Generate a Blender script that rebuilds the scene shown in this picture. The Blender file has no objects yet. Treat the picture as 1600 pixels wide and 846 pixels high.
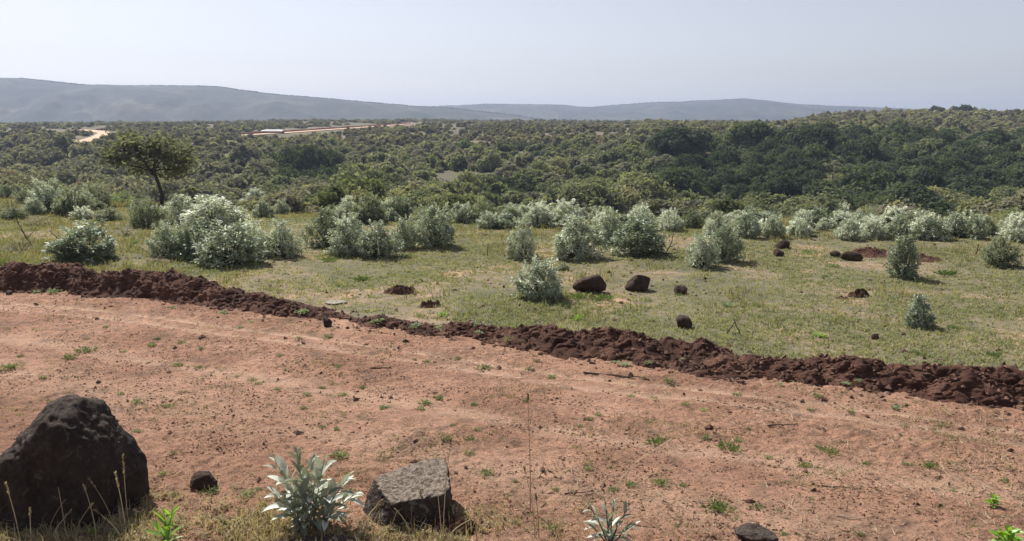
import bpy, math, random
import numpy as np
from mathutils import Vector, noise as mnoise
random.seed(7); RNG = np.random.default_rng(7)
S = bpy.context.scene; COL = S.collection
R = math.radians
# ---------------------------------------------------------------- camera, sky, sun, exposure
H = 2.4; F = 1232.0; CX, CY = 800.0, 423.0
PITCH = math.atan((CY-190.0)/F)
cam_d = bpy.data.cameras.new('camera'); cam = bpy.data.objects.new('camera', cam_d); COL.objects.link(cam)
cam.location = (0, 0, H); cam.rotation_euler = (math.pi/2-PITCH, 0, 0)
cam_d.sensor_width = 36; cam_d.lens = 36*F/1600.0; cam_d.clip_start = 0.05; cam_d.clip_end = 30000
S.camera = cam
SUN_EL, SUN_AZ = 50.0, -38.0       # azimuth from the view axis, negative = left
w = bpy.data.worlds.new('World'); S.world = w; w.use_nodes = True
nt = w.node_tree; nt.nodes.clear()
wo = nt.nodes.new('ShaderNodeOutputWorld'); bg = nt.nodes.new('ShaderNodeBackground'); sky = nt.nodes.new('ShaderNodeTexSky')
sky.sky_type = 'NISHITA'; sky.sun_disc = False; sky.sun_elevation = R(SUN_EL); sky.sun_rotation = R(SUN_AZ)
sky.air_density = 1.0; sky.dust_density = 4.0; sky.ozone_density = 1.0; sky.altitude = 1600
bg.inputs['Strength'].default_value = 0.070
_mx = nt.nodes.new('ShaderNodeMix'); _mx.data_type = 'RGBA'; _mx.blend_type = 'MULTIPLY'; _mx.inputs[0].default_value = 1; _mx.inputs[7].default_value = (1.02, .995, 1.02, 1)
_hs = nt.nodes.new('ShaderNodeHueSaturation'); _hs.inputs['Saturation'].default_value = .42; nt.links.new(sky.outputs[0], _hs.inputs['Color'])
nt.links.new(_hs.outputs[0], _mx.inputs[6]); nt.links.new(_mx.outputs[2], bg.inputs[0]); nt.links.new(bg.outputs[0], wo.inputs[0])
sd = bpy.data.lights.new('sun', 'SUN'); sun = bpy.data.objects.new('sun', sd); COL.objects.link(sun)
sd.energy = 4.4; sd.angle = R(0.53); sd.color = (1.0, 0.95, 0.88)
_d = Vector((math.sin(R(SUN_AZ))*math.cos(R(SUN_EL)), math.cos(R(SUN_AZ))*math.cos(R(SUN_EL)), math.sin(R(SUN_EL))))
sun.rotation_euler = _d.to_track_quat('Z', 'Y').to_euler(); sun.location = (0, 0, 50)
S.view_settings.view_transform = 'Standard'; S.view_settings.look = 'None'
S.view_settings.exposure = 0.74; S.view_settings.gamma = 1.0
S.render.engine = 'CYCLES'
S.cycles.max_bounces = 5; S.cycles.diffuse_bounces = 3; S.cycles.transmission_bounces = 3
S.cycles.volume_bounces = 0; S.cycles.transparent_max_bounces = 4; S.cycles.use_denoising = True
S.cycles.use_adaptive_sampling = True; S.cycles.adaptive_threshold = 0.02
# ---------------------------------------------------------------- small tools
def tag(o, label=None, cat=None, group=None, kind=None):
    for k, v in (('label', label), ('category', cat), ('group', group), ('kind', kind)):
        if v: o[k] = v
    return o
def link(name, me, mat=None, parent=None, loc=None):
    o = bpy.data.objects.new(name, me); COL.objects.link(o)
    if mat is not None and not me.materials: me.materials.append(mat)
    if parent: o.parent = parent
    if loc is not None: o.location = loc
    return o
def empty(name, loc, rz=0, sc=(1, 1, 1)):
    o = bpy.data.objects.new(name, None); COL.objects.link(o); o.empty_display_size = .2
    o.location = loc; o.rotation_euler = (0, 0, rz); o.scale = sc
    return o
def np_mesh(name, V, Fc, tint=None, smooth=False):
    """V (n,3), Fc (m,k) all faces with k corners; tint (n,) float attribute"""
    V = np.ascontiguousarray(V, dtype=np.float32); Fc = np.ascontiguousarray(Fc, dtype=np.int32)
    me = bpy.data.meshes.new(name); m, k = Fc.shape
    me.vertices.add(len(V)); me.vertices.foreach_set('co', V.ravel())
    me.loops.add(m*k); me.loops.foreach_set('vertex_index', Fc.ravel())
    me.polygons.add(m); me.polygons.foreach_set('loop_start', np.arange(0, m*k, k, dtype=np.int32))
    try: me.polygons.foreach_set('loop_total', np.full(m, k, dtype=np.int32))
    except Exception: pass
    me.polygons.foreach_set('use_smooth', np.full(m, smooth, dtype=bool))
    if tint is not None:
        a = me.attributes.new('tint', 'FLOAT', 'POINT'); a.data.foreach_set('value', np.asarray(tint, dtype=np.float32))
    me.update(calc_edges=True)
    return me
def _h(ix, iy, seed):
    n = (ix.astype(np.int64)*374761393 + iy.astype(np.int64)*668265263 + seed*1274126177) & 0x7fffffff
    n = ((n ^ (n >> 13))*1274126177) & 0x7fffffff
    n = n ^ (n >> 16)
    return (n & 0xffff)/65535.0
def vn(x, y, seed=0):
    x = np.asarray(x, float); y = np.asarray(y, float)
    x0 = np.floor(x); y0 = np.floor(y); fx = x-x0; fy = y-y0
    fx = fx*fx*fx*(fx*(fx*6-15)+10); fy = fy*fy*fy*(fy*(fy*6-15)+10)
    a = _h(x0, y0, seed); b = _h(x0+1, y0, seed); c = _h(x0, y0+1, seed); d = _h(x0+1, y0+1, seed)
    return (a+(b-a)*fx)*(1-fy)+(c+(d-c)*fx)*fy          # 0..1
def fbm(x, y, oct=4, seed=0, gain=.5):
    s = 0; a = 1; t = 0
    for i in range(oct):
        s = s+a*(vn(x*2**i+i*17.3, y*2**i-i*9.1, seed+i)*2-1); t += a; a *= gain
    return s/t                                           # -1..1
def smooth(a, b, x):
    t = np.clip((np.asarray(x, float)-a)/(b-a), 0, 1); return t*t*(3-2*t)
# ---------------------------------------------------------------- the lie of the land
CPX = np.array([-900, -300, 0, 250, 500, 640, 800, 950, 1050, 1200, 1300, 1450, 1600, 2000, 2600.])
CU = (CPX-800)/F
ROWS = np.array([-60, 16, 20, 26, 35, 45, 60, 80, 100, 120, 150, 200, 260, 340, 500, 900, 12000.])
_L  = [0, 0, 0, -.1, -1.2, -2.8, -4.5, -4.6, -3.8, -2.9, -1.6, -.2, .4, .6, .3, -1, -30]
_L2 = [0, 0, 0, -.3, -1.5, -3.2, -4.8, -4.8, -4.0, -3.0, -1.7, -.3, .5, .8, .5, -1, -30]
_C  = [0, 0, -.05, -.8, -2.4, -3.9, -5.2, -5.0, -4.2, -3.3, -1.9, -.4, .7, 1.5, 1.9, -1, -30]
_C2 = [0, 0, -.05, -1, -2.6, -4.2, -5.5, -5.0, -4.1, -3.2, -1.9, -.5, .6, 1.3, 1.6, -1, -30]
_C3 = [0, 0, -.05, -1.1, -2.8, -4.4, -5.7, -5.0, -3.9, -2.8, -1.4, -.1, .9, 1.2, 1.0, -1, -30]
_D  = [0, 0, -.1, -1.3, -3.1, -4.8, -6.1, -5.2, -3.2, -1.0, .1, .8, 1.1, 1.2, 1.0, -1, -30]
_D2 = [0, 0, -.1, -1.3, -3.1, -4.9, -6.2, -5.4, -3.3, -1.0, .2, 1.5, 3.6, 4.0, 2.0, -1, -30]
_E  = [0, 0, -.1, -1.2, -3.0, -4.7, -6.0, -5.3, -3.5, -1.4, .1, 1.7, 4.5, 4.9, 2.0, -1, -30]
_E2 = [0, 0, 0, -1.0, -2.8, -4.4, -5.8, -5.2, -3.6, -1.7, -.2, 1.3, 3.3, 3.7, 2.0, -1, -30]
TAB = np.array([_L, _L, _L, _L2, _C, _C, _C2, _C3, _D, _D, _D2, _E, _E2, _E2, _E2])
# stations of the earth ridges: (px, base py, crest py, crest offset)
RIDGES = [
 [(-160, 446, 408, .8), (-60, 450, 404, .9), (0, 456, 407, .8), (80, 458, 403, .8), (130, 462, 412, .8), (200, 468, 420, .9), (260, 474, 432, .9), (300, 480, 441, .9), (380, 490, 452, .8), (430, 497, 461, .7), (480, 499, 474, .6), (520, 501, 490, .4), (560, 504, 497, .3), (590, 507, 503, .2)],
 [(470, 505, 500, .2), (515, 508, 500, .25), (555, 512, 499, .3), (590, 516, 493, .5), (650, 523, 500, .6), (700, 529, 503, .6), (760, 537, 507, .6), (820, 546, 503, .7), (900, 560, 509, .7), (960, 566, 512, .7), (1000, 570, 518, .7), (1060, 572, 520, .7), (1110, 570, 525, .6), (1150, 563, 544, .4), (1175, 560, 556, .2)],
 [(985, 578, 573, .2), (1060, 585, 566, .35), (1150, 594, 556, .6), (1250, 600, 556, .7), (1320, 604, 552, .7), (1380, 612, 549, .8), (1450, 622, 559, .8), (1520, 630, 563, .8), (1600, 640, 568, .8), (1700, 655, 575, .8), (1850, 680, 595, .8)]]
def raydir(px, py):
    a = (px-CX)/F; b = (CY-py)/F
    return np.array([a, b*math.sin(PITCH)+math.cos(PITCH), b*math.cos(PITCH)-math.sin(PITCH)])
def flat(px, py, z=0.0):
    d = raydir(px, py); t = (z-H)/d[2]; return np.array([d[0]*t, d[1]*t, z])
_bl = []
for seg in RIDGES:
    for (px, b, c, o) in seg:
        p = flat(px, b); _bl.append((p[0], p[1]))
_bl.sort(); _bl = np.array(_bl)
_bx = np.linspace(-11, 7, 60); _by = np.interp(_bx, _bl[:, 0], _bl[:, 1])
_by = np.convolve(np.pad(_by, 3, 'edge'), np.ones(7)/7, 'valid')
_by[0] += 0
def Yb(x):      # foot line of the ridge
    x = np.asarray(x, float)
    lo = _by[0]+(-11-x)*0.45; hi = np.maximum(_by[-1]-(x-7)*0.55, 2.0)
    return np.where(x < -11, lo, np.where(x > 7, hi, np.interp(x, _bx, _by)))
def base_z(x, y):
    x = np.asarray(x, float); y = np.asarray(y, float)
    u = np.clip(x/np.maximum(y, 1.0), CU[0], CU[-1])
    ci = np.clip(np.searchsorted(CU, u)-1, 0, len(CU)-2); ct = (u-CU[ci])/(CU[ci+1]-CU[ci]); ct = ct*ct*(3-2*ct)
    yy = np.clip(y, ROWS[0]+.01, ROWS[-1]-1); ri = np.clip(np.searchsorted(ROWS, yy)-1, 0, len(ROWS)-2)
    rt = (yy-ROWS[ri])/(ROWS[ri+1]-ROWS[ri])
    def cr(c):   # monotone-ish cubic along the rows
        p0 = TAB[c, np.maximum(ri-1, 0)]; p1 = TAB[c, ri]; p2 = TAB[c, ri+1]; p3 = TAB[c, np.minimum(ri+2, len(ROWS)-1)]
        h = ROWS[ri+1]-ROWS[ri]; h0 = np.maximum(ROWS[ri]-ROWS[np.maximum(ri-1, 0)], 1e-3); h2 = np.maximum(ROWS[np.minimum(ri+2, len(ROWS)-1)]-ROWS[ri+1], 1e-3)
        s = (p2-p1)/h; s0 = np.where(ri > 0, (p1-p0)/h0, s); s2 = np.where(ri+2 < len(ROWS), (p3-p2)/h2, s)
        m1 = np.where(s0*s > 0, 2*s0*s/(s0+s+1e-9*np.sign(s)+1e-12), 0); m2 = np.where(s*s2 > 0, 2*s*s2/(s+s2+1e-12), 0)
        t = rt; return (2*t**3-3*t**2+1)*p1+(t**3-2*t**2+t)*h*m1+(-2*t**3+3*t**2)*p2+(t**3-t**2)*h*m2
    return cr(ci)*(1-ct)+cr(ci+1)*ct
FLATL = None
def segdist(x, y, pts):
    best = np.full(np.shape(x), 1e9)
    for a, b in zip(pts[:-1], pts[1:]):
        ax, ay, bx, by = a[0], a[1], b[0], b[1]; L2 = (bx-ax)**2+(by-ay)**2+1e-9
        t = np.clip(((x-ax)*(bx-ax)+(y-ay)*(by-ay))/L2, 0, 1)
        best = np.minimum(best, np.hypot(x-ax-t*(bx-ax), y-ay-t*(by-ay)))
    return best
def ground_z(x, y):
    x = np.asarray(x, float); y = np.asarray(y, float)
    z = base_z(x, y)
    far = smooth(24, 60, y)
    if FLATL is None: far = far*0
    else: far_n = far*(1-np.exp(-(np.minimum(segdist(x, y, FLATL[0]), segdist(x, y, FLATL[1]))/14)**2))
    z = z+(far if FLATL is None else far_n)*(fbm(x/22, y/22, 3, 5)*0.7+fbm(x/6, y/6, 2, 9)*.2)*np.clip(y/90, .3, 1.6)*smooth(20, 60, y)
    z = z+(1-far)*(fbm(x/2.2, y/2.2, 3, 21)*.045+fbm(x/.35, y/.35, 3, 31)*.014)*smooth(-.5, 1.5, y-Yb(x))
    return z
def road_z(x, y):
    d = Yb(x)-y
    z = fbm(x/1.7, y/1.1, 3, 41)*.022
    rough = .35+.65*smooth(-.3, .35, fbm(x/1.6, y/.8, 3, 51))
    tr = np.exp(-((d-.62)/.09)**2)+np.exp(-((d-.9)/.1)**2)+np.exp(-((d-2.1)/.3)**2)*.8      # wheel tracks, pressed smooth
    rough = rough*(1-.75*np.clip(tr, 0, 1))
    z = z+rough*(np.abs(fbm(x/.16, y/.13, 4, 61, .6))*.034+fbm(x/.05, y/.045, 2, 71)*.008)
    z = z-.022*tr
    z = z+.03*np.exp(-((d-.4)/.12)**2)*vn(x*3, y*3, 77)
    return z
def gz(x, y):
    x = np.asarray(x, float); y = np.asarray(y, float)
    return np.where(y < Yb(x)+.25, road_z(x, y), ground_z(x, y))
def P(px, py):
    """ground point seen at a pixel of the photograph"""
    d = raydir(px, py); t = 3.0; prev = t
    while t < 3000:
        p = d*t; 
        if H+p[2] < float(gz(p[0], p[1])): break
        prev = t; t *= 1.02
    a, b = prev, t
    for _ in range(18):
        m = (a+b)/2; p = d*m
        if H+p[2] < float(gz(p[0], p[1])): b = m
        else: a = m
    p = d*a; return Vector((p[0], p[1], float(gz(p[0], p[1]))))
TRACKA = [P(x, y) for x, y in ((118, 224), (140, 220), (158, 214), (166, 209), (150, 205.5), (124, 203.5))]
ROADF = [P(x, y) for x, y in ((366, 213), (410, 210), (450, 207.5), (500, 204), (550, 200.5), (600, 197), (640, 194))]
FLATL = (TRACKA, ROADF)
def mpp(p):      # metres per photograph pixel at a point
    return (p[1]*math.cos(PITCH)+(H-p[2])*math.sin(PITCH))/F
def pix(p):
    dz = p[2]-H; dep = p[1]*math.cos(PITCH)-dz*math.sin(PITCH)
    return CX+F*p[0]/dep, CY-F*(p[1]*math.sin(PITCH)+dz*math.cos(PITCH))/dep
# ---------------------------------------------------------------- materials
def mat_new(name):
    m = bpy.data.materials.new(name); m.use_nodes = True; t = m.node_tree; t.nodes.clear()
    o = t.nodes.new('ShaderNodeOutputMaterial'); return m, t, o
def N(t, typ, **kw):
    n = t.nodes.new(typ)
    for k, v in kw.items():
        if k in n.inputs: n.inputs[k].default_value = v
        else: setattr(n, k, v)
    return n
def ramp(t, src, stops, interp='LINEAR'):
    r = t.nodes.new('ShaderNodeValToRGB'); r.color_ramp.interpolation = interp
    e = r.color_ramp.elements
    while len(e) > 1: e.remove(e[0])
    e[0].position = stops[0][0]; e[0].color = (*stops[0][1], 1)
    for p, c in stops[1:]:
        x = e.new(p); x.color = (*c, 1)
    t.links.new(src, r.inputs[0]); return r.outputs[0]
def nz(t, scale, detail=4, rough=.55, vec=None, dist=0, sx=None):
    n = N(t, 'ShaderNodeTexNoise', Scale=scale, Detail=detail, Roughness=rough, Distortion=dist)
    v = vec
    if sx is not None:
        m = t.nodes.new('ShaderNodeMapping'); m.inputs['Scale'].default_value = sx
        t.links.new(vec, m.inputs[0]); v = m.outputs[0]
    if v is not None: t.links.new(v, n.inputs['Vector'])
    return n.outputs[0]
def mixc(t, fac, a, b, mode='MIX'):
    m = t.nodes.new('ShaderNodeMix'); m.data_type = 'RGBA'; m.blend_type = mode
    for s, v in ((m.inputs[0], fac), (m.inputs[6], a), (m.inputs[7], b)):
        if isinstance(v, (int, float)): s.default_value = v
        elif isinstance(v, tuple): s.default_value = (*v, 1)
        else: t.links.new(v, s)
    return m.outputs[2]
def mathn(t, op, a, b=0.0, c=None):
    m = t.nodes.new('ShaderNodeMath'); m.operation = op
    for i, v in enumerate((a, b, c)):
        if v is None: continue
        if isinstance(v, (int, float)): m.inputs[i].default_value = v
        else: t.links.new(v, m.inputs[i])
    return m.outputs[0]
def leaf_mat(name, cols, trans=.35, gloss=.12, tcol=(1.15, 1.2, .6), rough=.5):
    """cols: stops over a random value made of the object's random number and the mesh's tint"""
    m, t, o = mat_new(name)
    oi = t.nodes.new('ShaderNodeObjectInfo'); at = t.nodes.new('ShaderNodeAttribute'); at.attribute_name = 'tint'
    v = mathn(t, 'ADD', mathn(t, 'MULTIPLY', oi.outputs['Random'], .45), mathn(t, 'MULTIPLY', at.outputs['Fac'], .55))
    c = ramp(t, v, cols)
    d = t.nodes.new('ShaderNodeBsdfDiffuse'); t.links.new(c, d.inputs[0])
    tr = t.nodes.new('ShaderNodeBsdfTranslucent'); t.links.new(mixc(t, 1.0, c, tcol, 'MULTIPLY'), tr.inputs[0])
    mx = N(t, 'ShaderNodeMixShader'); mx.inputs[0].default_value = trans
    t.links.new(d.outputs[0], mx.inputs[1]); t.links.new(tr.outputs[0], mx.inputs[2])
    if gloss <= 0: t.links.new(mx.outputs[0], o.inputs[0]); return m
    g = N(t, 'ShaderNodeBsdfGlossy', Roughness=rough); g.inputs[0].default_value = (.9, .95, 1, 1)
    m2 = N(t, 'ShaderNodeMixShader'); m2.inputs[0].default_value = gloss
    t.links.new(mx.outputs[0], m2.inputs[1]); t.links.new(g.outputs[0], m2.inputs[2]); t.links.new(m2.outputs[0], o.inputs[0])
    return m
def geo_pos(t):
    return t.nodes.new('ShaderNodeNewGeometry').outputs['Position']
def bump(t, hgt, strength, dist, prev=None):
    b = N(t, 'ShaderNodeBump', Strength=strength, Distance=dist); t.links.new(hgt, b.inputs['Height'])
    if prev is not None: t.links.new(prev, b.inputs['Normal'])
    return b.outputs[0]
def rough_out(t, o, col, nrm, rough=.95, spec=.2):
    p = N(t, 'ShaderNodeBsdfPrincipled', Roughness=rough); p.inputs['Specular IOR Level'].default_value = spec
    t.links.new(col, p.inputs['Base Color'])
    if nrm is not None: t.links.new(nrm, p.inputs['Normal'])
    t.links.new(p.outputs[0], o.inputs[0])
def road_material():
    m, t, o = mat_new('red_soil'); pos = geo_pos(t)
    a = ramp(t, nz(t, .9, 6, .6, pos, .6), [(.28, (.34, .182, .120)), (.5, (.49, .280, .186)), (.72, (.62, .38, .26))])
    b = ramp(t, nz(t, 9, 6, .7, pos, .4), [(.3, (.42, .42, .44)), (.5, (.9, .9, .9)), (.7, (1.2, 1.16, 1.12))])
    c = mixc(t, .85, a, b, 'MULTIPLY')
    fine = nz(t, 60, 5, .7, pos)
    c = mixc(t, .8, c, ramp(t, fine, [(.34, (.36, .33, .34)), (.46, (.93, .92, .92)), (.7, (1.22, 1.2, 1.18))]), 'MULTIPLY')
    at = t.nodes.new('ShaderNodeAttribute'); at.attribute_name = 'tint'       # pale compacted wheel tracks
    trk = mathn(t, 'MULTIPLY', at.outputs['Fac'], ramp(t, nz(t, 3, 4, .6, pos, 0, (.35, 1.4, 1)), [(.34, (0, 0, 0)), (.5, (1, 1, 1))]))
    c = mixc(t, mathn(t, 'MULTIPLY', trk, .6), c, (.70, .48, .34))
    # thin greyish film of dead litter in patches
    lit = ramp(t, nz(t, 1.7, 7, .7, pos, 1.2), [(.52, (0, 0, 0)), (.66, (1, 1, 1))])
    c = mixc(t, mathn(t, 'MULTIPLY', lit, .62), c, (.16, .11, .082))
    n1 = bump(t, nz(t, 24, 9, .75, pos, 0, (.8, 1.3, 1)), 1.0, .055)
    n2 = bump(t, nz(t, 110, 5, .72, pos), .8, .012, n1)
    rough_out(t, o, c, n2); return m
def ridge_material():
    m, t, o = mat_new('dark_turned_earth'); pos = geo_pos(t)
    c = ramp(t, nz(t, 2.5, 6, .65, pos, .5), [(.3, (.062, .030, .023)), (.5, (.122, .060, .042)), (.7, (.27, .145, .098))])
    c = mixc(t, .6, c, ramp(t, nz(t, 30, 5, .7, pos), [(.3, (.55, .55, .55)), (.55, (1, 1, 1)), (.75, (1.5, 1.45, 1.4))]), 'MULTIPLY')
    n1 = bump(t, nz(t, 16, 8, .7, pos), 1, .06); n1 = bump(t, nz(t, 70, 6, .75, pos), 1, .02, n1); rough_out(t, o, c, n1); return m
def ground_material():
    m, t, o = mat_new('savanna_ground'); pos = geo_pos(t)
    sep = t.nodes.new('ShaderNodeSeparateXYZ'); t.links.new(pos, sep.inputs[0])
    near = ramp(t, nz(t, .55, 7, .65, pos, .8), [(.30, (.10, .10, .06)), (.48, (.16, .145, .09)), (.58, (.25, .19, .13)), (.66, (.42, .26, .18))])
    near = mixc(t, .8, near, ramp(t, nz(t, 7, 6, .7, pos, .4), [(.3, (.5, .52, .5)), (.5, (.95, .95, .95)), (.7, (1.2, 1.2, 1.1))]), 'MULTIPLY')
    near = mixc(t, .6, near, ramp(t, nz(t, 45, 4, .7, pos), [(.32, (.45, .45, .45)), (.5, (1, 1, 1)), (.7, (1.3, 1.3, 1.2))]), 'MULTIPLY')
    far = ramp(t, nz(t, .045, 6, .7, pos, .6), [(.3, (.07, .075, .045)), (.48, (.12, .11, .07)), (.62, (.18, .14, .10)), (.8, (.27, .17, .12))])
    far = mixc(t, .7, far, ramp(t, nz(t, .5, 6, .7, pos), [(.35, (.4, .45, .4)), (.5, (1, 1, 1)), (.7, (1.2, 1.1, 1))]), 'MULTIPLY')
    val = (.075, .075, .045)
    f1 = ramp(t, mathn(t, 'DIVIDE', sep.outputs[1], 400), [(.065, (0, 0, 0)), (.1, (1, 1, 1))])
    f2 = ramp(t, mathn(t, 'DIVIDE', sep.outputs[1], 400), [(.27, (0, 0, 0)), (.42, (1, 1, 1))])
    c = mixc(t, f1, near, mixc(t, f2, mixc(t, .35, far, val), far))
    n1 = bump(t, nz(t, 22, 6, .7, pos), .8, .03); rough_out(t, o, c, n1); return m
def rock_material(name, lo, hi, lichen=.3, lich_col=(.30, .28, .24), top=0):
    m, t, o = mat_new(name); tc = t.nodes.new('ShaderNodeTexCoord').outputs['Object']
    c = ramp(t, nz(t, 6, 7, .65, tc, .5), [(.3, lo), (.7, hi)])
    c = mixc(t, .6, c, ramp(t, nz(t, 45, 5, .7, tc), [(.3, (.5, .5, .5)), (.55, (1, 1, 1)), (.75, (1.6, 1.6, 1.6))]), 'MULTIPLY')
    lf = ramp(t, nz(t, 14, 6, .7, tc, .8), [(.56, (0, 0, 0)), (.66, (1, 1, 1))])
    c = mixc(t, mathn(t, 'MULTIPLY', lf, lichen), c, lich_col)
    if top:      # pale lichen crust on upward faces, also painting in their sunlit look
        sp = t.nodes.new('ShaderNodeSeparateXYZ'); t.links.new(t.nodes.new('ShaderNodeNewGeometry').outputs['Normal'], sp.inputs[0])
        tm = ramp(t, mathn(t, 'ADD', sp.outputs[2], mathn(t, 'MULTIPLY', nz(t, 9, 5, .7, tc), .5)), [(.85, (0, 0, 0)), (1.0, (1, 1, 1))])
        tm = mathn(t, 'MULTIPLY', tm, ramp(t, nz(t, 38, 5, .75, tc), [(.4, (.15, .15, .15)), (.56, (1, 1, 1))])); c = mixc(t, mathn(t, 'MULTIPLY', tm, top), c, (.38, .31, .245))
    n1 = bump(t, nz(t, 18, 8, .75, tc), 1.0, .05)
    vor = N(t, 'ShaderNodeTexVoronoi', Scale=55); t.links.new(tc, vor.inputs['Vector'])
    n2 = bump(t, vor.outputs['Distance'], .5, .01, n1)
    rough_out(t, o, c, n2, .9, .25); return m
def plain_mat(name, lo, hi, scale=20, rough=.9, var=True):
    m, t, o = mat_new(name); tc = t.nodes.new('ShaderNodeTexCoord').outputs['Object']
    at = t.nodes.new('ShaderNodeAttribute'); at.attribute_name = 'tint'
    v = mathn(t, 'ADD', mathn(t, 'MULTIPLY', nz(t, scale, 4, .6, tc), .6), mathn(t, 'MULTIPLY', at.outputs['Fac'], .5))
    rough_out(t, o, ramp(t, v, [(.25, lo), (.75, hi)]), None, rough); return m
M_ROAD = road_material(); M_RIDGE = ridge_material(); M_GROUND = ground_material()
M_BASALT = rock_material('dark_basalt', (.030, .021, .018), (.080, .058, .048), .5, (.16, .135, .115), .18)
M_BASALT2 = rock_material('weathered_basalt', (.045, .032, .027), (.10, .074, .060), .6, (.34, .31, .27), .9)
M_REDROCK = rock_material('rusty_lava_rock', (.042, .026, .021), (.11, .066, .050), .15, (.14, .10, .08))
M_PALESTONE = rock_material('pale_flat_stone', (.34, .31, .24), (.5, .46, .36), .1)
M_CLOD = plain_mat('soil_crumbs', (.07, .036, .028), (.34, .19, .13), 3)
M_CLODD = plain_mat('dark_soil_crumbs', (.05, .028, .022), (.16, .088, .062), 3)
M_STRAW = leaf_mat('dry_straw', [(0, (.10, .07, .05)), (.35, (.24, .17, .12)), (.6, (.48, .38, .27)), (1, (.72, .64, .50))], .3, .0)
M_GRASS = leaf_mat('short_grass', [(0, (.085, .125, .05)), (.35, (.16, .195, .10)), (.65, (.27, .285, .185)), (1, (.48, .42, .26))], .4, 0)
M_VERGE = leaf_mat('verge_herbs', [(0, (.09, .13, .05)), (.25, (.17, .20, .09)), (.45, (.30, .26, .16)), (.7, (.46, .38, .26)), (1, (.66, .58, .44))], .35, 0)
M_WEED = leaf_mat('weed_leaf', [(0, (.09, .14, .055)), (.5, (.16, .22, .085)), (1, (.26, .31, .14))], .4, .02)
M_GREYWEED = leaf_mat('grey_weed_leaf', [(0, (.20, .25, .16)), (.5, (.31, .37, .25)), (1, (.46, .50, .37))], .35, .03)
M_LIME = leaf_mat('fresh_green_leaf', [(0, (.16, .30, .03)), (.5, (.25, .42, .05)), (1, (.34, .50, .08))], .5, .06)
M_SILVER = leaf_mat('silver_leaf', [(0, (.12, .15, .11)), (.25, (.24, .28, .19)), (.45, (.42, .46, .34)), (.7, (.70, .72, .60)), (1, (.86, .86, .78))], .24, .05, (.9, .95, .6), .5)
M_SILVERFG = leaf_mat('felted_silver_leaf', [(0, (.14, .17, .11)), (.35, (.27, .30, .21)), (.6, (.44, .46, .37)), (1, (.76, .76, .68))], .22, .05, (.95, 1.0, .7), .5)
M_STEM = plain_mat('grey_bark', (.10, .085, .07), (.24, .21, .175), 12)
M_STEMP = plain_mat('felted_stem', (.28, .25, .22), (.44, .40, .35), 12)
M_DEAD = plain_mat('dead_wood', (.055, .04, .035), (.15, .11, .09), 14)
M_TREE = leaf_mat('open_tree_leaf', [(0, (.13, .14, .12)), (1, (.22, .22, .17))], .4, 0)
M_PLAIN = leaf_mat('plain_scrub_leaf', [(0, (.10, .095, .08)), (.35, (.155, .15, .115)), (.7, (.22, .19, .15)), (1, (.27, .205, .165))], .4, 0)
M_BUSH = leaf_mat('bush_leaf', [(0, (.085, .10, .08)), (.2, (.13, .15, .105)), (.4, (.185, .205, .13)), (.6, (.245, .255, .165)), (.8, (.29, .28, .19)), (1, (.32, .27, .21))], .45, 0)
M_BUSHG = leaf_mat('greyish_bush_leaf', [(0, (.13, .135, .12)), (.4, (.21, .21, .17)), (.75, (.28, .26, .215)), (1, (.33, .26, .22))], .42, 0)
M_DARKSHADE = leaf_mat('dark_shaded_bush_leaf', [(0, (.045, .055, .048)), (.4, (.075, .092, .064)), (.75, (.115, .14, .08)), (1, (.20, .215, .12))], .32, 0)  # dark green leaves with the slope's shade put into the colour
M_HILLBUSH = leaf_mat('hill_bush_leaf', [(0, (.03, .038, .028)), (1, (.08, .085, .055))], .35, 0)
# ---------------------------------------------------------------- ground sheet and road sheet
def grid_mesh(name, X, Y, Z, tint=None, smooth_=True):
    r, c = X.shape; V = np.stack([X, Y, Z], -1).reshape(-1, 3)
    i = np.arange(r*c).reshape(r, c)
    Fc = np.stack([i[:-1, :-1], i[:-1, 1:], i[1:, 1:], i[1:, :-1]], -1).reshape(-1, 4)
    return np_mesh(name, V, Fc, None if tint is None else tint.ravel(), smooth_)
yy = np.concatenate([np.linspace(-40, 5, 12), np.geomspace(5.3, 30, 420), np.geomspace(30.3, 1200, 430), np.geomspace(1260, 14000, 30)])
uu = np.linspace(-1, 1, 620)
U, Y = np.meshgrid(uu, yy); X = U*(12+np.maximum(Y, 0)*.95+np.maximum(-Y, 0)*1)
Z = ground_z(X, Y); inroad = Y < Yb(X)+.1
Z = np.where(inroad, -.13, Z)
g = link('ground', grid_mesh('ground', X, Y, Z), M_GROUND); tag(g, kind='structure')
yy = np.concatenate([np.linspace(-6, 3.6, 40), np.geomspace(3.62, 13.5, 620)])
uu = np.linspace(-1, 1, 1000)
U, T = np.meshgrid(uu, yy); X = U*(2.2+np.maximum(T, 0)*.85)
Y = T
Z = road_z(X, Y); d = Yb(X)-Y
Z = np.where(d < -.25, -.2, Z)          # dives under the ridge and the field
tr = np.clip(np.exp(-((d-.62)/.07)**2)+.8*np.exp(-((d-.9)/.09)**2)+.7*np.exp(-((d-2.1)/.16)**2)+.45*np.exp(-((d-3.1)/.35)**2), 0, 1)
me = grid_mesh('dirt_road', X, Y, Z, tr)
rd = link('dirt_road', me, M_ROAD); tag(rd, kind='structure')
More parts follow.
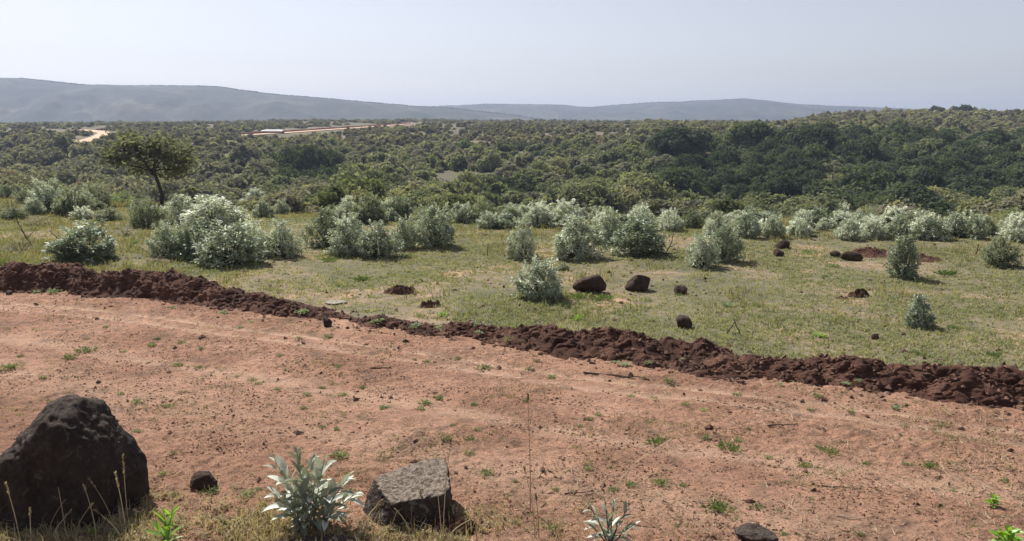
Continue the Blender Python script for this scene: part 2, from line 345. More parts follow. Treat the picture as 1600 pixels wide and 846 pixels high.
# ---------------------------------------------------------------- hills far behind
def hill(name, pts, dist, depth, base, seed, mat):
    pxs = np.array([p[0] for p in pts], float); pys = np.array([p[1] for p in pts], float)
    cols = 420; c = np.linspace(pxs[0], pxs[-1], cols); top = H+(190-np.interp(c, pxs, pys))/F*dist
    top = top+fbm(c/30., c*0+seed, 4, seed)*dist*.0006
    t = np.concatenate([np.linspace(0, 1, 60), np.linspace(1.04, 1.8, 14)])
    Tt, Cc = np.meshgrid(t, c, indexing='ij'); Tp = np.meshgrid(t, top, indexing='ij')[1]
    yv = dist-depth*(1-Tt); xv = (Cc-CX)/F*dist*(1+(0*Tt))
    prof = np.where(Tt <= 1, np.sin(np.clip(Tt, 0, 1)*math.pi/2)**1.15, 1-.25*(Tt-1)**2)
    zv = base+(Tp-base)*prof
    g_ = fbm(xv/(dist*.045)+Tt*1.5, yv/(dist*.12), 4, seed+3)
    zv = zv+g_*np.sin(np.clip(Tt, 0, 1)*math.pi)*np.clip(1-Tt, 0, 1)*(Tp-base)*.55
    o = link(name, grid_mesh(name, xv, yv, zv), mat); tag(o, kind='structure')
    return xv, yv, zv, Tt
def hill_mat():
    m, t, o = mat_new('bushy_hillside'); pos = geo_pos(t)
    c = ramp(t, nz(t, .016, 8, .7, pos, .8), [(.32, (.016, .022, .015)), (.5, (.030, .036, .024)), (.62, (.075, .075, .05)), (.74, (.15, .125, .09))])
    c = mixc(t, .7, c, ramp(t, nz(t, .16, 6, .75, pos), [(.35, (.3, .35, .3)), (.5, (1, 1, 1)), (.7, (1.25, 1.15, 1.1))]), 'MULTIPLY')
    rough_out(t, o, c, None); return m
M_HILL = hill_mat()
HL = [(-1200, 150), (-700, 138), (-300, 128), (-120, 132), (0, 128), (60, 126), (100, 131), (150, 136), (230, 137), (300, 137), (350, 138), (400, 145), (440, 150), (500, 155), (560, 160), (620, 165), (650, 168), (690, 169), (740, 174), (800, 181), (860, 190), (900, 196)]
HR = [(560, 186), (620, 175), (650, 170), (700, 167), (760, 165), (830, 165), (880, 166), (905, 169), (925, 169), (960, 166), (1000, 163), (1060, 161), (1120, 158), (1150, 156), (1180, 159), (1210, 163), (1270, 167), (1350, 170), (1450, 174), (1600, 178), (1900, 184), (2400, 190)]
hd = [hill('hills', HL, 1100, 290, -8, 3, M_HILL), hill('hills', HR, 1600, 400, -10, 13, M_HILL)]
# ---------------------------------------------------------------- leaf clouds
def unit(n):
    v = RNG.normal(size=(n, 3)); return v/np.linalg.norm(v, axis=1, keepdims=True)
def leaf_quads(c, nrm, size, aspect=1.5, jit=.7):
    """one bent quad per leaf clump; c centres, nrm rough normals"""
    n = len(c); nn = nrm+unit(n)*jit; nn /= np.linalg.norm(nn, axis=1, keepdims=True)
    a = np.cross(nn, unit(n)); a /= np.linalg.norm(a, axis=1, keepdims=True)+1e-9; b = np.cross(nn, a)
    s = (size*RNG.uniform(.6, 1.35, n))[:, None] if np.isscalar(size) else (size*RNG.uniform(.6, 1.35, n))[:, None]
    l = a*s*aspect*.5; r = b*s*.5; k = nn*s*.18
    V = np.stack([c-l-k, c+r*1.0, c+l-k, c-r*1.0], 1).reshape(-1, 3)
    return V, np.arange(n*4).reshape(n, 4)
def crown(n, size, lobes=11, squash=.75, seed=0, up=.25):
    """a bush crown about 1 wide in radius and squash*2 high, standing on z=0"""
    cs = []; rs = []
    for i in range(lobes):
        a = RNG.uniform(0, 2*math.pi); r = math.sqrt(RNG.uniform(0, 1))*.68
        z = squash*(RNG.uniform(.35, 1.35)*(1-.45*r)); cs.append((r*math.cos(a), r*math.sin(a), z)); rs.append(RNG.uniform(.24, .46))
    for i in range(max(3, lobes//3)):
        a = RNG.uniform(0, 2*math.pi); cs.append((.75*math.cos(a), .75*math.sin(a), squash*RNG.uniform(.15, .5))); rs.append(RNG.uniform(.24, .36))
    cs = np.array(cs); rs = np.array(rs)
    pr = rs**2; k = RNG.choice(len(cs), n, p=pr/pr.sum()); d = unit(n); d[:, 2] = np.abs(d[:, 2])*np.where(RNG.random(n) < .75, 1, -.6)
    rad = rs[k]*RNG.uniform(.72, 1.06, n)
    wob = 1+.22*np.sin(d[:, 0]*7+k)*np.cos(d[:, 1]*6+k*2)
    c = cs[k]+d*(rad*wob)[:, None]*np.array([1, 1, .9]); c[:, 2] = np.maximum(c[:, 2], .02)
    # thin the lower inside a little, spike a few sprays out
    sp = RNG.random(n) < .06; c[sp] += d[sp]*RNG.uniform(.02, .16, (sp.sum(), 1))
    V, Fc = leaf_quads(c, d+np.array([0, 0, up]), size)
    tint = np.repeat(np.clip(_h(k, k*3+seed, 5)*.7+RNG.random(n)*.3, 0, 1), 4)
    return V, Fc, tint
def cloud_merge(variants, xs, ys, zs, rad, hgt, tint_add):
    Vs, Fs, Ts = [], [], []; off = 0; ang = RNG.uniform(0, 6.28, len(xs)); pick = RNG.integers(0, len(variants), len(xs))
    for i in range(len(xs)):
        V, Fc, T = variants[pick[i]]; ca, sa = math.cos(ang[i]), math.sin(ang[i])
        W = np.empty_like(V); W[:, 0] = (V[:, 0]*ca-V[:, 1]*sa)*rad[i]+xs[i]; W[:, 1] = (V[:, 0]*sa+V[:, 1]*ca)*rad[i]+ys[i]; W[:, 2] = V[:, 2]*hgt[i]+zs[i]
        Vs.append(W); Fs.append(Fc+off); Ts.append(np.clip(T*.35+tint_add[i], 0, 1)); off += len(V)
    return np.concatenate(Vs), np.concatenate(Fs), np.concatenate(Ts)
# ---- far track, straight road, pale roof: keep the bushes off them
TRACKB = [P(x, y) for x, y in ((-60, 244), (-10, 242), (18, 238))]
def ribbon(name, pts, wid, mat, lift=.12):
    n = 60; ts = np.linspace(0, len(pts)-1, n); xs = np.interp(ts, range(len(pts)), [p[0] for p in pts]); ys = np.interp(ts, range(len(pts)), [p[1] for p in pts])
    dx = np.gradient(xs); dy = np.gradient(ys); L = np.hypot(dx, dy); nx, ny = -dy/L, dx/L
    k = np.linspace(-.5, .5, 7); Xr = xs[:, None]+nx[:, None]*k*wid; Yr = ys[:, None]+ny[:, None]*k*wid
    Zr = ground_z(Xr, Yr); Zr = np.maximum(Zr, Zr.mean(1, keepdims=True))+lift
    o = link(name, grid_mesh(name, Xr, Yr, Zr, Xr*0+.8), mat); tag(o, kind='structure'); return o
M_TRK = plain_mat('dusty_track', (.42, .25, .16), (.58, .38, .26), .3)
M_BANK = plain_mat('red_cut_bank', (.17, .085, .06), (.27, .15, .105), .4)
# ---- scatter of bushes
def scatter(y0, y1, s0, s1, umax=.86):
    out = []; y = y0
    while y < y1:
        s = s0+(s1-s0)*(y-y0)/(y1-y0); n = int(2*umax*y/s); u = (np.arange(n)+RNG.uniform(-.42, .42, n))/n*2*umax-umax
        yv = y+RNG.uniform(-.45, .45, n)*s; out.append(np.stack([u*yv, yv], 1)); y += s*.92
    return np.concatenate(out)
def edge_y(x, y):   # where the field ends, in metres, by direction
    return np.interp(np.asarray(x)/np.maximum(y, 1), (np.array([-200, 0, 250, 420, 620, 800, 1000, 1300, 1600, 1800])-800)/F, [30, 29, 28, 25.5, 23.5, 22.5, 21, 20, 20.5, 21])
A = scatter(24, 140, 2.5, 3.3); A = A[A[:, 1] > edge_y(A[:, 0], A[:, 1])+3]
B = scatter(136, 420, 2.6, 5.2); Cc = scatter(420, 800, 7, 11)
def info(Q):
    x, y = Q[:, 0], Q[:, 1]; px = CX+F*x/y; z = ground_z(x, y)
    py = 190+F*(H-z)/y; return x, y, z, px, py
def dark_zone(px, y, x):  # where the darker leaves paint in the slope's shade, plus dark clumps
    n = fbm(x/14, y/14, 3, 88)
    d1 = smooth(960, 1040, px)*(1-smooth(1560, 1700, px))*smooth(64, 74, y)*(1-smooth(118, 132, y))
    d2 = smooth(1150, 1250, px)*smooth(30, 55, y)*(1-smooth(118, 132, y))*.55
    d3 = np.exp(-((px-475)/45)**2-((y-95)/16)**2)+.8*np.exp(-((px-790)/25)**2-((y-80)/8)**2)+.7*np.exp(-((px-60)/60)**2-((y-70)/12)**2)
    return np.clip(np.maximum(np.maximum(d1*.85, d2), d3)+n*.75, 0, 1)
xA, yA, zA, pxA, pyA = info(A); dz = dark_zone(pxA, yA, xA)
keep = (segdist(xA, yA, TRACKA) > 3)&(segdist(xA, yA, TRACKB) > 3)
gap = fbm(xA/9, yA/9, 3, 44) > (.28+dz); keep &= ~gap
radA = np.exp(RNG.normal(.42, .30, len(xA))).clip(.7, 2.7)*(1+.2*dz)*np.where(yA < 42, .62, np.where(yA < 55, .82, 1))
hgtA = radA*RNG.uniform(.75, 1.25, len(xA))
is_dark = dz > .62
V_BIG = [crown(5200, .085, 16, .72, i) for i in range(7)]
V_GRY = [crown(4600, .08, 18, .62, i+10) for i in range(5)]
V_MID = [crown(1000, .18, 12, .72, i+20) for i in range(7)]
V_SML = [crown(120, .52, 7, .7, i+30) for i in range(6)]
V_TNY = [crown(34, .85, 5, .7, i+40) for i in range(5)]
V_DOT = [crown(10, 1.1, 3, .8, i+50) for i in range(5)]
score = radA/yA*keep; order = np.argsort(-score); order = order[keep[order]]
inview = (pxA > -60)&(pxA < 1660)
ind = [i for i in order if inview[i]]
greyness = (1-smooth(300, 560, pxA))*.8+smooth(.15, .5, fbm(xA/12, yA/12, 2, 99))*.5+.22
kinds = {}
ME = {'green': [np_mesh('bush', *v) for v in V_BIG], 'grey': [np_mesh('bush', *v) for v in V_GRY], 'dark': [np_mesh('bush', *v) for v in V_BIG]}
for k_, m_ in (('green', M_BUSH), ('grey', M_BUSHG), ('dark', M_DARKSHADE)):
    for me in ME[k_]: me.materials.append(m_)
LB = {('green', 0): ('rounded green bush in the thicket across the dip, left of the centre', 'green thicket bushes left of the centre'),
      ('green', 1): ('rounded green bush in the thicket across the dip, right of the centre', 'green thicket bushes right of the centre'),
      ('green', 2): ('green bush in the thicket at the right, near the dark slope', 'green thicket bushes by the dark slope'),
      ('grey', 0): ('grey-green hazy bush in the thicket at the left, around the bent tree', 'grey thicket bushes at the left'),
      ('grey', 1): ('grey-green bush among greener ones in the middle of the thicket', 'grey thicket bushes in the middle'),
      ('grey', 2): ('grey-green bush in the thicket at the right of the dip', 'grey thicket bushes at the right'),
      ('dark', 0): ('dark bushy tree in the shady clump beyond the dip at the left', 'dark trees left of the centre'),
      ('dark', 1): ('dark bushy tree in the thicket in the middle of the dip', 'dark trees in the middle'),
      ('dark', 2): ('dark dense bush on the shaded slope at the right', 'dark bushes on the shaded slope')}
used = set(); cnt = {'a': 0, 'd': 0}
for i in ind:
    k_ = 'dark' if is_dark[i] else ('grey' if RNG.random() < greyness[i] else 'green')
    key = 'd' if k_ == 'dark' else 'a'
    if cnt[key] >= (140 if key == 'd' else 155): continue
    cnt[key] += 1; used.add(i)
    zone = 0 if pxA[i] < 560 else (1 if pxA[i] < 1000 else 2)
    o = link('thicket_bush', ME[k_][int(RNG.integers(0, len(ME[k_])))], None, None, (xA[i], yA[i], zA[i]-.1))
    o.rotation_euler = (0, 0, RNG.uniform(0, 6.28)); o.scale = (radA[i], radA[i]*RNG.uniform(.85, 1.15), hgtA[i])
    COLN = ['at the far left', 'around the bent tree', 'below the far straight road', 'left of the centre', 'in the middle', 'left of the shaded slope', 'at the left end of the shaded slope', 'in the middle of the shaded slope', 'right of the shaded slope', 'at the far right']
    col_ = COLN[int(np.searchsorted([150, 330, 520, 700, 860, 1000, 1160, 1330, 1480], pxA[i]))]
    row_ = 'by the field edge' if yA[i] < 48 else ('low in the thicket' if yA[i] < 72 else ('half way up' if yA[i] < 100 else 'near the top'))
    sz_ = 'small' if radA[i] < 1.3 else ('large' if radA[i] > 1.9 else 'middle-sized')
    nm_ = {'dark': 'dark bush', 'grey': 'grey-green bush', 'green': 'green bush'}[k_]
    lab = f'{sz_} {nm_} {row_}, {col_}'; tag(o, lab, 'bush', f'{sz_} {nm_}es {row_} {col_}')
rest = np.array([i for i in range(len(xA)) if keep[i] and i not in used])
def tint_for(x, y, n): return np.clip(.28+fbm(x/16, y/16, 3, 123)*.35+RNG.uniform(-.16, .3, n), 0, .75)
for nm, sel, mt in (('dark_thicket', rest[is_dark[rest]], M_DARKSHADE), ('green_thicket', rest[~is_dark[rest]], M_BUSH)):
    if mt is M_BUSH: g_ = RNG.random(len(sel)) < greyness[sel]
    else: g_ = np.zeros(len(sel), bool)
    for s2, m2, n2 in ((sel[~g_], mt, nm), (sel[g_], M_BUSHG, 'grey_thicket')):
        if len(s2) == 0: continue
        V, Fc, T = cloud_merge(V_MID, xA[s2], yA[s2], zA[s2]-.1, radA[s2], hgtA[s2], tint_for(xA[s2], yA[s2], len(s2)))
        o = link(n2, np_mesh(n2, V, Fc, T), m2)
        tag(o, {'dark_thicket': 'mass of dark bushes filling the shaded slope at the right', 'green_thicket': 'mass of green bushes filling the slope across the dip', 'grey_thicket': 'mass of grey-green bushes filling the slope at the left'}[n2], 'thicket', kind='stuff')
x, y, z, px, py = info(B)
k = (segdist(x, y, TRACKA) > 3)&(segdist(x, y, ROADF) > 3.5)
k &= (fbm(x/18, y/18, 3, 66) < np.where(px > 1000, .32, .14)+.1*(px > 900))
k &= ~((px > 360)&(px < 660)&(y < 400)&(segdist(x, y, ROADF) < 14)&(y < np.interp(px, [366, 640], [ROADF[0][1], ROADF[-1][1]])))
x, y, z, px, py = (q[k] for q in (x, y, z, px, py))
rd_ = RNG.uniform(.6, 1.35, len(x))*(1+.6*smooth(1180, 1350, px)*smooth(190, 240, y)); hg_ = rd_*RNG.uniform(.7, 1.15, len(x))
gr = RNG.random(len(x)) < np.where(px < 1000, .78, .5)
for s2, m2, n2, lb in ((gr, M_PLAIN, 'plain_scrub', 'grey-brown scrub scattered over the far plain'), (~gr, M_BUSH, 'ridge_scrub', 'dull green scrub over the far plain and right-hand ridge')):
    V, Fc, T = cloud_merge(V_SML, x[s2], y[s2], z[s2]-.1, rd_[s2], hg_[s2], np.clip(tint_for(x[s2], y[s2], s2.sum())+.1, 0, 1))
    tag(link(n2, np_mesh(n2, V, Fc, T), m2), lb, 'scrub', kind='stuff')
x, y, z, px, py = info(Cc)
rd_ = RNG.uniform(1.0, 2.2, len(x)); V, Fc, T = cloud_merge(V_TNY, x, y, z-.1, rd_, rd_*.8, tint_for(x, y, len(x)))
tag(link('far_scrub', np_mesh('far_scrub', V, Fc, T), M_PLAIN), 'low scrub on the farthest strip of plain below the hills', 'scrub', kind='stuff')
for (xv, yv, zv, Tt), cnt_, sz in zip(hd, (7000, 5000), (1.3, 1.7)):
    fl = np.where((Tt.ravel() > .2)&(Tt.ravel() < 1.25), 1, 0)*(.0+np.exp(-((Tt.ravel()-1.0)/.045)**2)*2.0)
    idx = RNG.choice(len(fl), cnt_, p=fl/fl.sum()); hx, hy, hz = xv.ravel()[idx], yv.ravel()[idx], zv.ravel()[idx]
    hx = hx+RNG.uniform(-6, 6, cnt_); r_ = RNG.uniform(.5, 1.2, cnt_)*sz
    V, Fc, T = cloud_merge(V_DOT, hx, hy, hz-.4, r_, r_*.75, tint_for(hx, hy, cnt_)*.6)
    tag(link('hill_woodland', np_mesh('hill_woodland', V, Fc, T), M_HILLBUSH), 'dark bush cover on the nearer long hill at the left' if sz < 1.5 else 'bush cover on the bluish farther hill', 'woodland', kind='stuff')
ribbon('far_track', TRACKA, 3.4, M_TRK); ribbon('far_track', TRACKB, 2.6, M_TRK); ribbon('far_road', ROADF, 5.0, M_TRK)
# cut bank behind the straight road: a low wall of red earth
bp = []
for a in ROADF: bp.append(Vector((a[0]-.2, a[1]+4.2, a[2])))
xs = np.interp(np.linspace(0, 6, 90), range(7), [p[0] for p in bp]); ys = np.interp(np.linspace(0, 6, 90), range(7), [p[1] for p in bp])
of = np.array([0, .4, 1.2, 2.6]); hh = np.array([-.3, .6, .7, -.3])
Xb = xs[:, None]+of*0; Yk = ys[:, None]+of; Zb = ground_z(Xb, Yk)+hh*(.6+.4*vn(Xb/3, Yk/3, 3))
tag(link('cut_bank', grid_mesh('cut_bank', Xb, Yk, Zb, Xb*0+.3), M_BANK), 'thin strip of bare red cut bank behind the far straight road', 'earth bank')
# ---------------------------------------------------------------- earth ridges
def ridge(stations, label, seed, back):
    st = []
    for (px, b, c, o) in stations:
        o = .12+o*.36; B_ = flat(px, b); yc = B_[1]+o; dd = raydir(px, c); t = yc/dd[1]; st.append((B_[0], B_[1], max(.0, H+dd[2]*t), o))
    st = np.array(st); n = int((st[-1, 0]-st[0, 0])/.012); xs = np.linspace(st[0, 0], st[-1, 0], n)
    ks = np.interp(xs, st[:, 0], st[:, 1]); hs = np.interp(xs, st[:, 0], st[:, 2]); os_ = np.interp(xs, st[:, 0], st[:, 3])
    ks = ks+.16*fbm(xs/.5, xs*0, 4, seed, .6); hs = hs*(.88+.46*fbm(xs/.55, xs*0+4, 4, seed, .55))
    fade = np.minimum(smooth(0, .25, xs-xs[0]), smooth(0, .25, xs[-1]-xs)); hs = hs*fade
    tt = np.linspace(0, 1, 120); Tg, Xg = np.meshgrid(tt, xs, indexing='ij'); Kg = np.broadcast_to(ks, Xg.shape); Hg = np.broadcast_to(hs, Xg.shape); Og = np.broadcast_to(os_, Xg.shape)
    front = Tg < .62; a = np.clip(Tg/.62, 0, 1); b = np.clip((Tg-.62)/.38, 0, 1)
    off = np.where(front, -.10+(Og+.10)*a, Og+b*back)
    prof = np.where(front, smooth(.05, 1, a)**.9, 1-smooth(0, .95, b))
    z = Hg*prof; yv = Kg+off; env = np.clip(Hg/.12, .15, 1)*np.sin(np.clip(Tg, 0, 1)*math.pi)**.5
    lump = .45+np.abs(fbm(Xg/.34, yv/.30, 3, seed+7, .45))*1.3; lump2 = 3*np.abs(fbm(Xg/.13, (yv+z)/.11, 3, seed+9, .5))-.7; grit = fbm(Xg/.03, (yv+z)/.03, 2, seed+5)
    z = z+env*((lump-.75)*.09+lump2*.016+grit*.009)
    yv = yv-env*(lump2*.016+fbm(Xg/.28, z/.2, 3, seed+2)*.07)
    z = z-.07*(1-np.clip(np.sin(Tg*math.pi)*6, 0, 1))-.02
    o = link('earth_ridge', grid_mesh('earth_ridge', Xg, yv, z), M_RIDGE); tag(o, label, 'earth bank')
    return Xg, yv, z
RG = [ridge(RIDGES[0], 'long dark ridge of turned earth at the left edge, tapering to the right', 3, .5),
      ridge(RIDGES[1], 'middle dark earth ridge, from beside the small lone stone to the two broken sticks', 23, .4),
      ridge(RIDGES[2], 'nearest and darkest reddish earth ridge, running out at the right edge', 43, .5)]
# ---------------------------------------------------------------- crumbs, clods, litter, grass
OCT = np.array([(1, 0, 0), (-1, 0, 0), (0, 1, 0), (0, -1, 0), (0, 0, 1), (0, 0, -1)], float)
OCF = np.array([(0, 2, 4), (2, 1, 4), (1, 3, 4), (3, 0, 4), (2, 0, 5), (1, 2, 5), (3, 1, 5), (0, 3, 5)])
CUBV = np.array([(-1, -1, -1), (1, -1, -1), (1, 1, -1), (-1, 1, -1), (-1, -1, 1), (1, -1, 1), (1, 1, 1), (-1, 1, 1)], float)*.62
def clods(x, y, z, s, flatn=.7):
    n = len(x); base = OCT[None]*RNG.uniform(.55, 1.3, (n, 6, 1))+RNG.normal(0, .18, (n, 6, 3))
    a = RNG.uniform(0, 6.28, n); ca, sa = np.cos(a), np.sin(a); sx = s*RNG.uniform(.7, 1.5, n)
    bx = (base[..., 0]*ca[:, None]-base[..., 1]*sa[:, None])*sx[:, None]; by = (base[..., 0]*sa[:, None]+base[..., 1]*ca[:, None])*s[:, None]; bz = base[..., 2]*s[:, None]*flatn
    V = np.stack([bx+x[:, None], by+y[:, None], bz+z[:, None]], -1).reshape(-1, 3)
    Fc = (OCF[None]+np.arange(n)[:, None, None]*6).reshape(-1, 3); return V, Fc, np.repeat(RNG.random(n), 6)
def fan(n, y0, y1, margin=.6, pw=1.0):
    y = y0*(y1/y0)**(RNG.random(n)**pw); x = RNG.uniform(-1, 1, n)*(margin+.72*y); return x, y
x, y = fan(120000, 3.9, 12); k = y < Yb(x)-.05; k &= RNG.random(len(x)) < np.clip(.28+fbm(x/.7, y/.4, 4, 14, .65)*2.2, .03, 1); x, y = x[k], y[k]
s = .0025+.010*RNG.random(len(x))**3.5; V, Fc, T = clods(x, y, road_z(x, y)+s*.25, s)
tag(link('soil_crumbs', np_mesh('soil_crumbs', V, Fc, T), M_CLOD), 'loose crumbs of red soil strewn over the road', 'soil', kind='stuff')
x, y = fan(14000, 3.9, 12); dd = Yb(x)-y; k = (dd > -.1)&(RNG.random(len(x)) < np.exp(-np.maximum(dd-.05, 0)/.22)+.06); x, y = x[k], y[k]
s = .004+.032*RNG.random(len(x))**4; V1, F1, T1 = clods(x, y, road_z(x, y)+s*.3, s)
Vs, Fs, Ts = [V1], [F1], [T1]; off = len(V1)
for Xg, Yg, Zg in RG:
    m_ = 2600; r_ = RNG.integers(8, 110, m_); c_ = RNG.integers(0, Xg.shape[1], m_); s = .003+.03*RNG.random(m_)**5
    V2, F2, T2 = clods(Xg[r_, c_], Yg[r_, c_], Zg[r_, c_]+s*.3, s, .85); Vs.append(V2); Fs.append(F2+off); Ts.append(T2); off += len(V2)
tag(link('earth_clods', np_mesh('earth_clods', np.concatenate(Vs), np.concatenate(Fs), np.concatenate(Ts)), M_CLODD), 'dark clods lying on the earth ridges and at their foot', 'clods', kind='stuff')
def blades(x, y, z, h, wd, lean=.5, tint=None, bend=True):
    n = len(x); a = RNG.uniform(0, 6.28, n); l = RNG.uniform(0, lean, n)*h; b = RNG.uniform(0, 6.28, n)
    wx, wy = np.cos(a)*wd*.5, np.sin(a)*wd*.5; lx, ly = np.cos(b)*l, np.sin(b)*l
    B0 = np.stack([x-wx, y-wy, z], -1); B1 = np.stack([x+wx, y+wy, z], -1)
    Mh = np.stack([x+lx*.35+wx*.8, y+ly*.35+wy*.8, z+h*.6], -1); Ml = np.stack([x+lx*.35-wx*.8, y+ly*.35-wy*.8, z+h*.6], -1)
    Tp = np.stack([x+lx, y+ly, z+h*(1-.25*(l/np.maximum(h, 1e-6)))], -1)
    V = np.stack([B0, B1, Mh, Tp, Ml], 1).reshape(-1, 3); i = np.arange(n)[:, None]*5
    Fc = np.concatenate([np.concatenate([i, i+1, i+2, i+4], 1), np.concatenate([i+4, i+2, i+3, i+3], 1)])
    return V, i, np.repeat(RNG.random(n) if tint is None else tint, 5)
def blade_mesh(name, V, i, T):
    F1 = np.concatenate([i, i+1, i+2], 1); F2 = np.concatenate([i, i+2, i+4], 1); F3 = np.concatenate([i+4, i+2, i+3], 1)
    return np_mesh(name, V, np.concatenate([F1, F2, F3]), T)
# field grass: tufts
x, y = fan(120000, 6.4, 27, 1.0, .75); k = (y > Yb(x)+.75)&(y < edge_y(x, y)+3); x, y = x[k], y[k]
cov = fbm(x/1.6, y/1.3, 4, 201)+.5*fbm(x/5, y/4, 2, 205); k = RNG.random(len(x)) < np.clip(.86+cov*1.6, .24, 1); x, y, cov = x[k], y[k], cov[k]
nb = 6; ts = .016+.042*RNG.random(len(x))**2
xx = np.repeat(x, nb)+RNG.normal(0, .025, len(x)*nb); yv = np.repeat(y, nb)+RNG.normal(0, .025, len(x)*nb)
hh = np.repeat(ts, nb)*RNG.uniform(.5, 1.2, len(xx)); tt = np.clip(np.repeat(RNG.random(len(x))*.5+.25-cov*.35, nb)+RNG.uniform(-.15, .25, len(xx)), 0, 1)
V, i, T = blades(xx, yv, ground_z(xx, yv)-.004, hh, .010+.0004*yv, 1.1, tt)
tag(link('field_grass', blade_mesh('field_grass', V, i, T), M_GRASS), 'short yellow-green grass over the flat field behind the earth ridge', 'grass', kind='stuff')
# taller dry growth toward the far edge and all over the rough left corner
x, y = fan(30000, 9, 30, 1.0, .7); e_ = edge_y(x, y); px_ = CX+F*x/y
k = (y > Yb(x)+.9)&(y < e_+3); wgt = smooth(7, 1, e_-y)*.55+(1-smooth(150, 330, px_))*smooth(10, 13, y)*.9
k &= RNG.random(len(x)) < np.clip(wgt+fbm(x/1.1, y/1.2, 3, 404)*1.1-.15, 0, 1); x, y = x[k], y[k]
nb = 9; xx = np.repeat(x, nb)+RNG.normal(0, .05, len(x)*nb); yv = np.repeat(y, nb)+RNG.normal(0, .05, len(x)*nb); hh = np.repeat(.04+.14*RNG.random(len(x))**1.8, nb)*RNG.uniform(.5, 1.1, len(xx))
V, i, T = blades(xx, yv, ground_z(xx, yv)-.004, hh, .012, .8, np.clip(np.repeat(RNG.random(len(x)), nb)*.62+RNG.uniform(-.1, .2, len(xx)), 0, 1))
tag(link('rough_grass', blade_mesh('rough_grass', V, i, T), M_VERGE), 'taller rough mixed grass among the shrubs and in the left corner of the field', 'grass', kind='stuff')
# dark specks and crumbs in the field
x, y = fan(9000, 7, 27, 1.0, .8); k = (y > Yb(x)+.6)&(y < edge_y(x, y)); k &= RNG.random(len(x)) < np.clip(.3+fbm(x/2.2, y/1.6, 3, 303)*1.6, .02, 1); x, y = x[k], y[k]
s = .008+.03*RNG.random(len(x))**4; V, Fc, T = clods(x, y, ground_z(x, y)+s*.3, s)
tag(link('field_clods', np_mesh('field_clods', V, Fc, T), M_CLODD), 'small dark clods scattered in the field grass', 'clods', kind='stuff')
# litter: dry bits lying about the road
def litter(n, y0, y1, cond, lmin, lmax):
    x, y = fan(n, y0, y1); k = cond(x, y); x, y = x[k], y[k]; n = len(x)
    L = lmin+(lmax-lmin)*RNG.random(n)**3; a = RNG.uniform(0, 3.14, n); wd = .0016+.0018*RNG.random(n); z = road_z(x, y)+.004
    dx, dy = np.cos(a)*L/2, np.sin(a)*L/2; nx, ny = -np.sin(a)*wd, np.cos(a)*wd; zt = z+L*RNG.uniform(0, .35, n)
    V = np.stack([np.stack([x-dx-nx, y-dy-ny, z], -1), np.stack([x-dx+nx, y-dy+ny, z], -1), np.stack([x+dx, y+dy, zt], -1), np.stack([x-dx, y-dy, z+wd*1.6], -1)], 1).reshape(-1, 3)
    i = np.arange(n)[:, None]*4; Fc = np.concatenate([np.concatenate([i, i+1, i+2], 1), np.concatenate([i, i+2, i+3], 1), np.concatenate([i+1, i+3, i+2], 1)]); return V, Fc, np.repeat(RNG.random(n), 4)
V, Fc, T = litter(42000, 3.9, 12, lambda x, y: (y < Yb(x)-.1)&(RNG.random(len(x)) < np.clip(.25+fbm(x/.8, y/.5, 3, 15)*1.8+.35*smooth(6, 4, y), .02, 1)), .015, .10)
tag(link('straw_litter', np_mesh('straw_litter', V, Fc, T), M_STRAW), 'dry grass bits and straw lying on the red soil', 'litter', kind='stuff')
# sparse creeping growth on the road: small flat tufts as ground cover
x, y = fan(9000, 3.9, 12); k = (y < Yb(x)-.1)&(RNG.random(len(x)) < np.clip(-.05+fbm(x/.7, y/.45, 3, 17)*1.5, 0, 1)); x, y = x[k], y[k]
nb = 12; xx = np.repeat(x, nb)+RNG.normal(0, .02, len(x)*nb); yv = np.repeat(y, nb)+RNG.normal(0, .016, len(x)*nb)
V, i, T = blades(xx, yv, road_z(xx, yv), RNG.uniform(.006, .024, len(xx)), .005, 1.5, np.clip(np.repeat(RNG.random(len(x)), nb), 0, 1))
tag(link('creeping_grass', blade_mesh('creeping_grass', V, i, T), M_VERGE), 'thin creeping grass in the bare soil of the road', 'grass', kind='stuff')
# verge: grass and herbs along the bottom left of the picture
def verge_cond(x, y):
    px = CX+F*x/(y*math.cos(PITCH)+H*math.sin(PITCH)); py = CY+F*(H*math.cos(PITCH)-y*math.sin(PITCH))/(y*math.cos(PITCH)+H*math.sin(PITCH))
    lim = np.interp(px, [-400, 0, 100, 230, 400, 560, 700, 800, 900, 960, 1200, 1800], [750, 755, 765, 755, 760, 790, 790, 805, 825, 850, 875, 890])
    return RNG.random(len(x)) < np.clip((py-lim)/70, 0, 1)*(px < 960)*np.clip(.55+fbm(x*2.2, y*2.2, 3, 909)*1.6, .04, 1)+.015*(py > lim-60)*(px < 950)
x, y = fan(150000, 3.2, 6, 1.5); k = verge_cond(x, y); x, y = x[k], y[k]
cl = vn(x*5, y*5, 71); hh = (.02+.085*RNG.random(len(x))**2)*(.5+cl)
V, i, T = blades(x, y, road_z(x, y)-.003, hh, .004, .9, np.clip(RNG.random(len(x))*.6+vn(x*3, y*3, 72)*.5-.05, 0, 1))
tag(link('verge_grass', blade_mesh('verge_grass', V, i, T), M_VERGE), 'short green and dry grass along the near verge at the bottom', 'grass', kind='stuff')
x, y = fan(9000, 3.3, 5.6, 1.2); k = verge_cond(x, y); x, y = x[k], y[k]
nl = 14; c = np.stack([np.repeat(x, nl)+RNG.normal(0, .018, len(x)*nl), np.repeat(y, nl)+RNG.normal(0, .018, len(x)*nl), 0*np.repeat(x, nl)], -1)
c[:, 2] = road_z(c[:, 0], c[:, 1])+RNG.uniform(.004, .04, len(c)); V, Fc = leaf_quads(c, np.array([[0, 0, 1.]])*np.ones((len(c), 1)), .014, 1.7, .8)
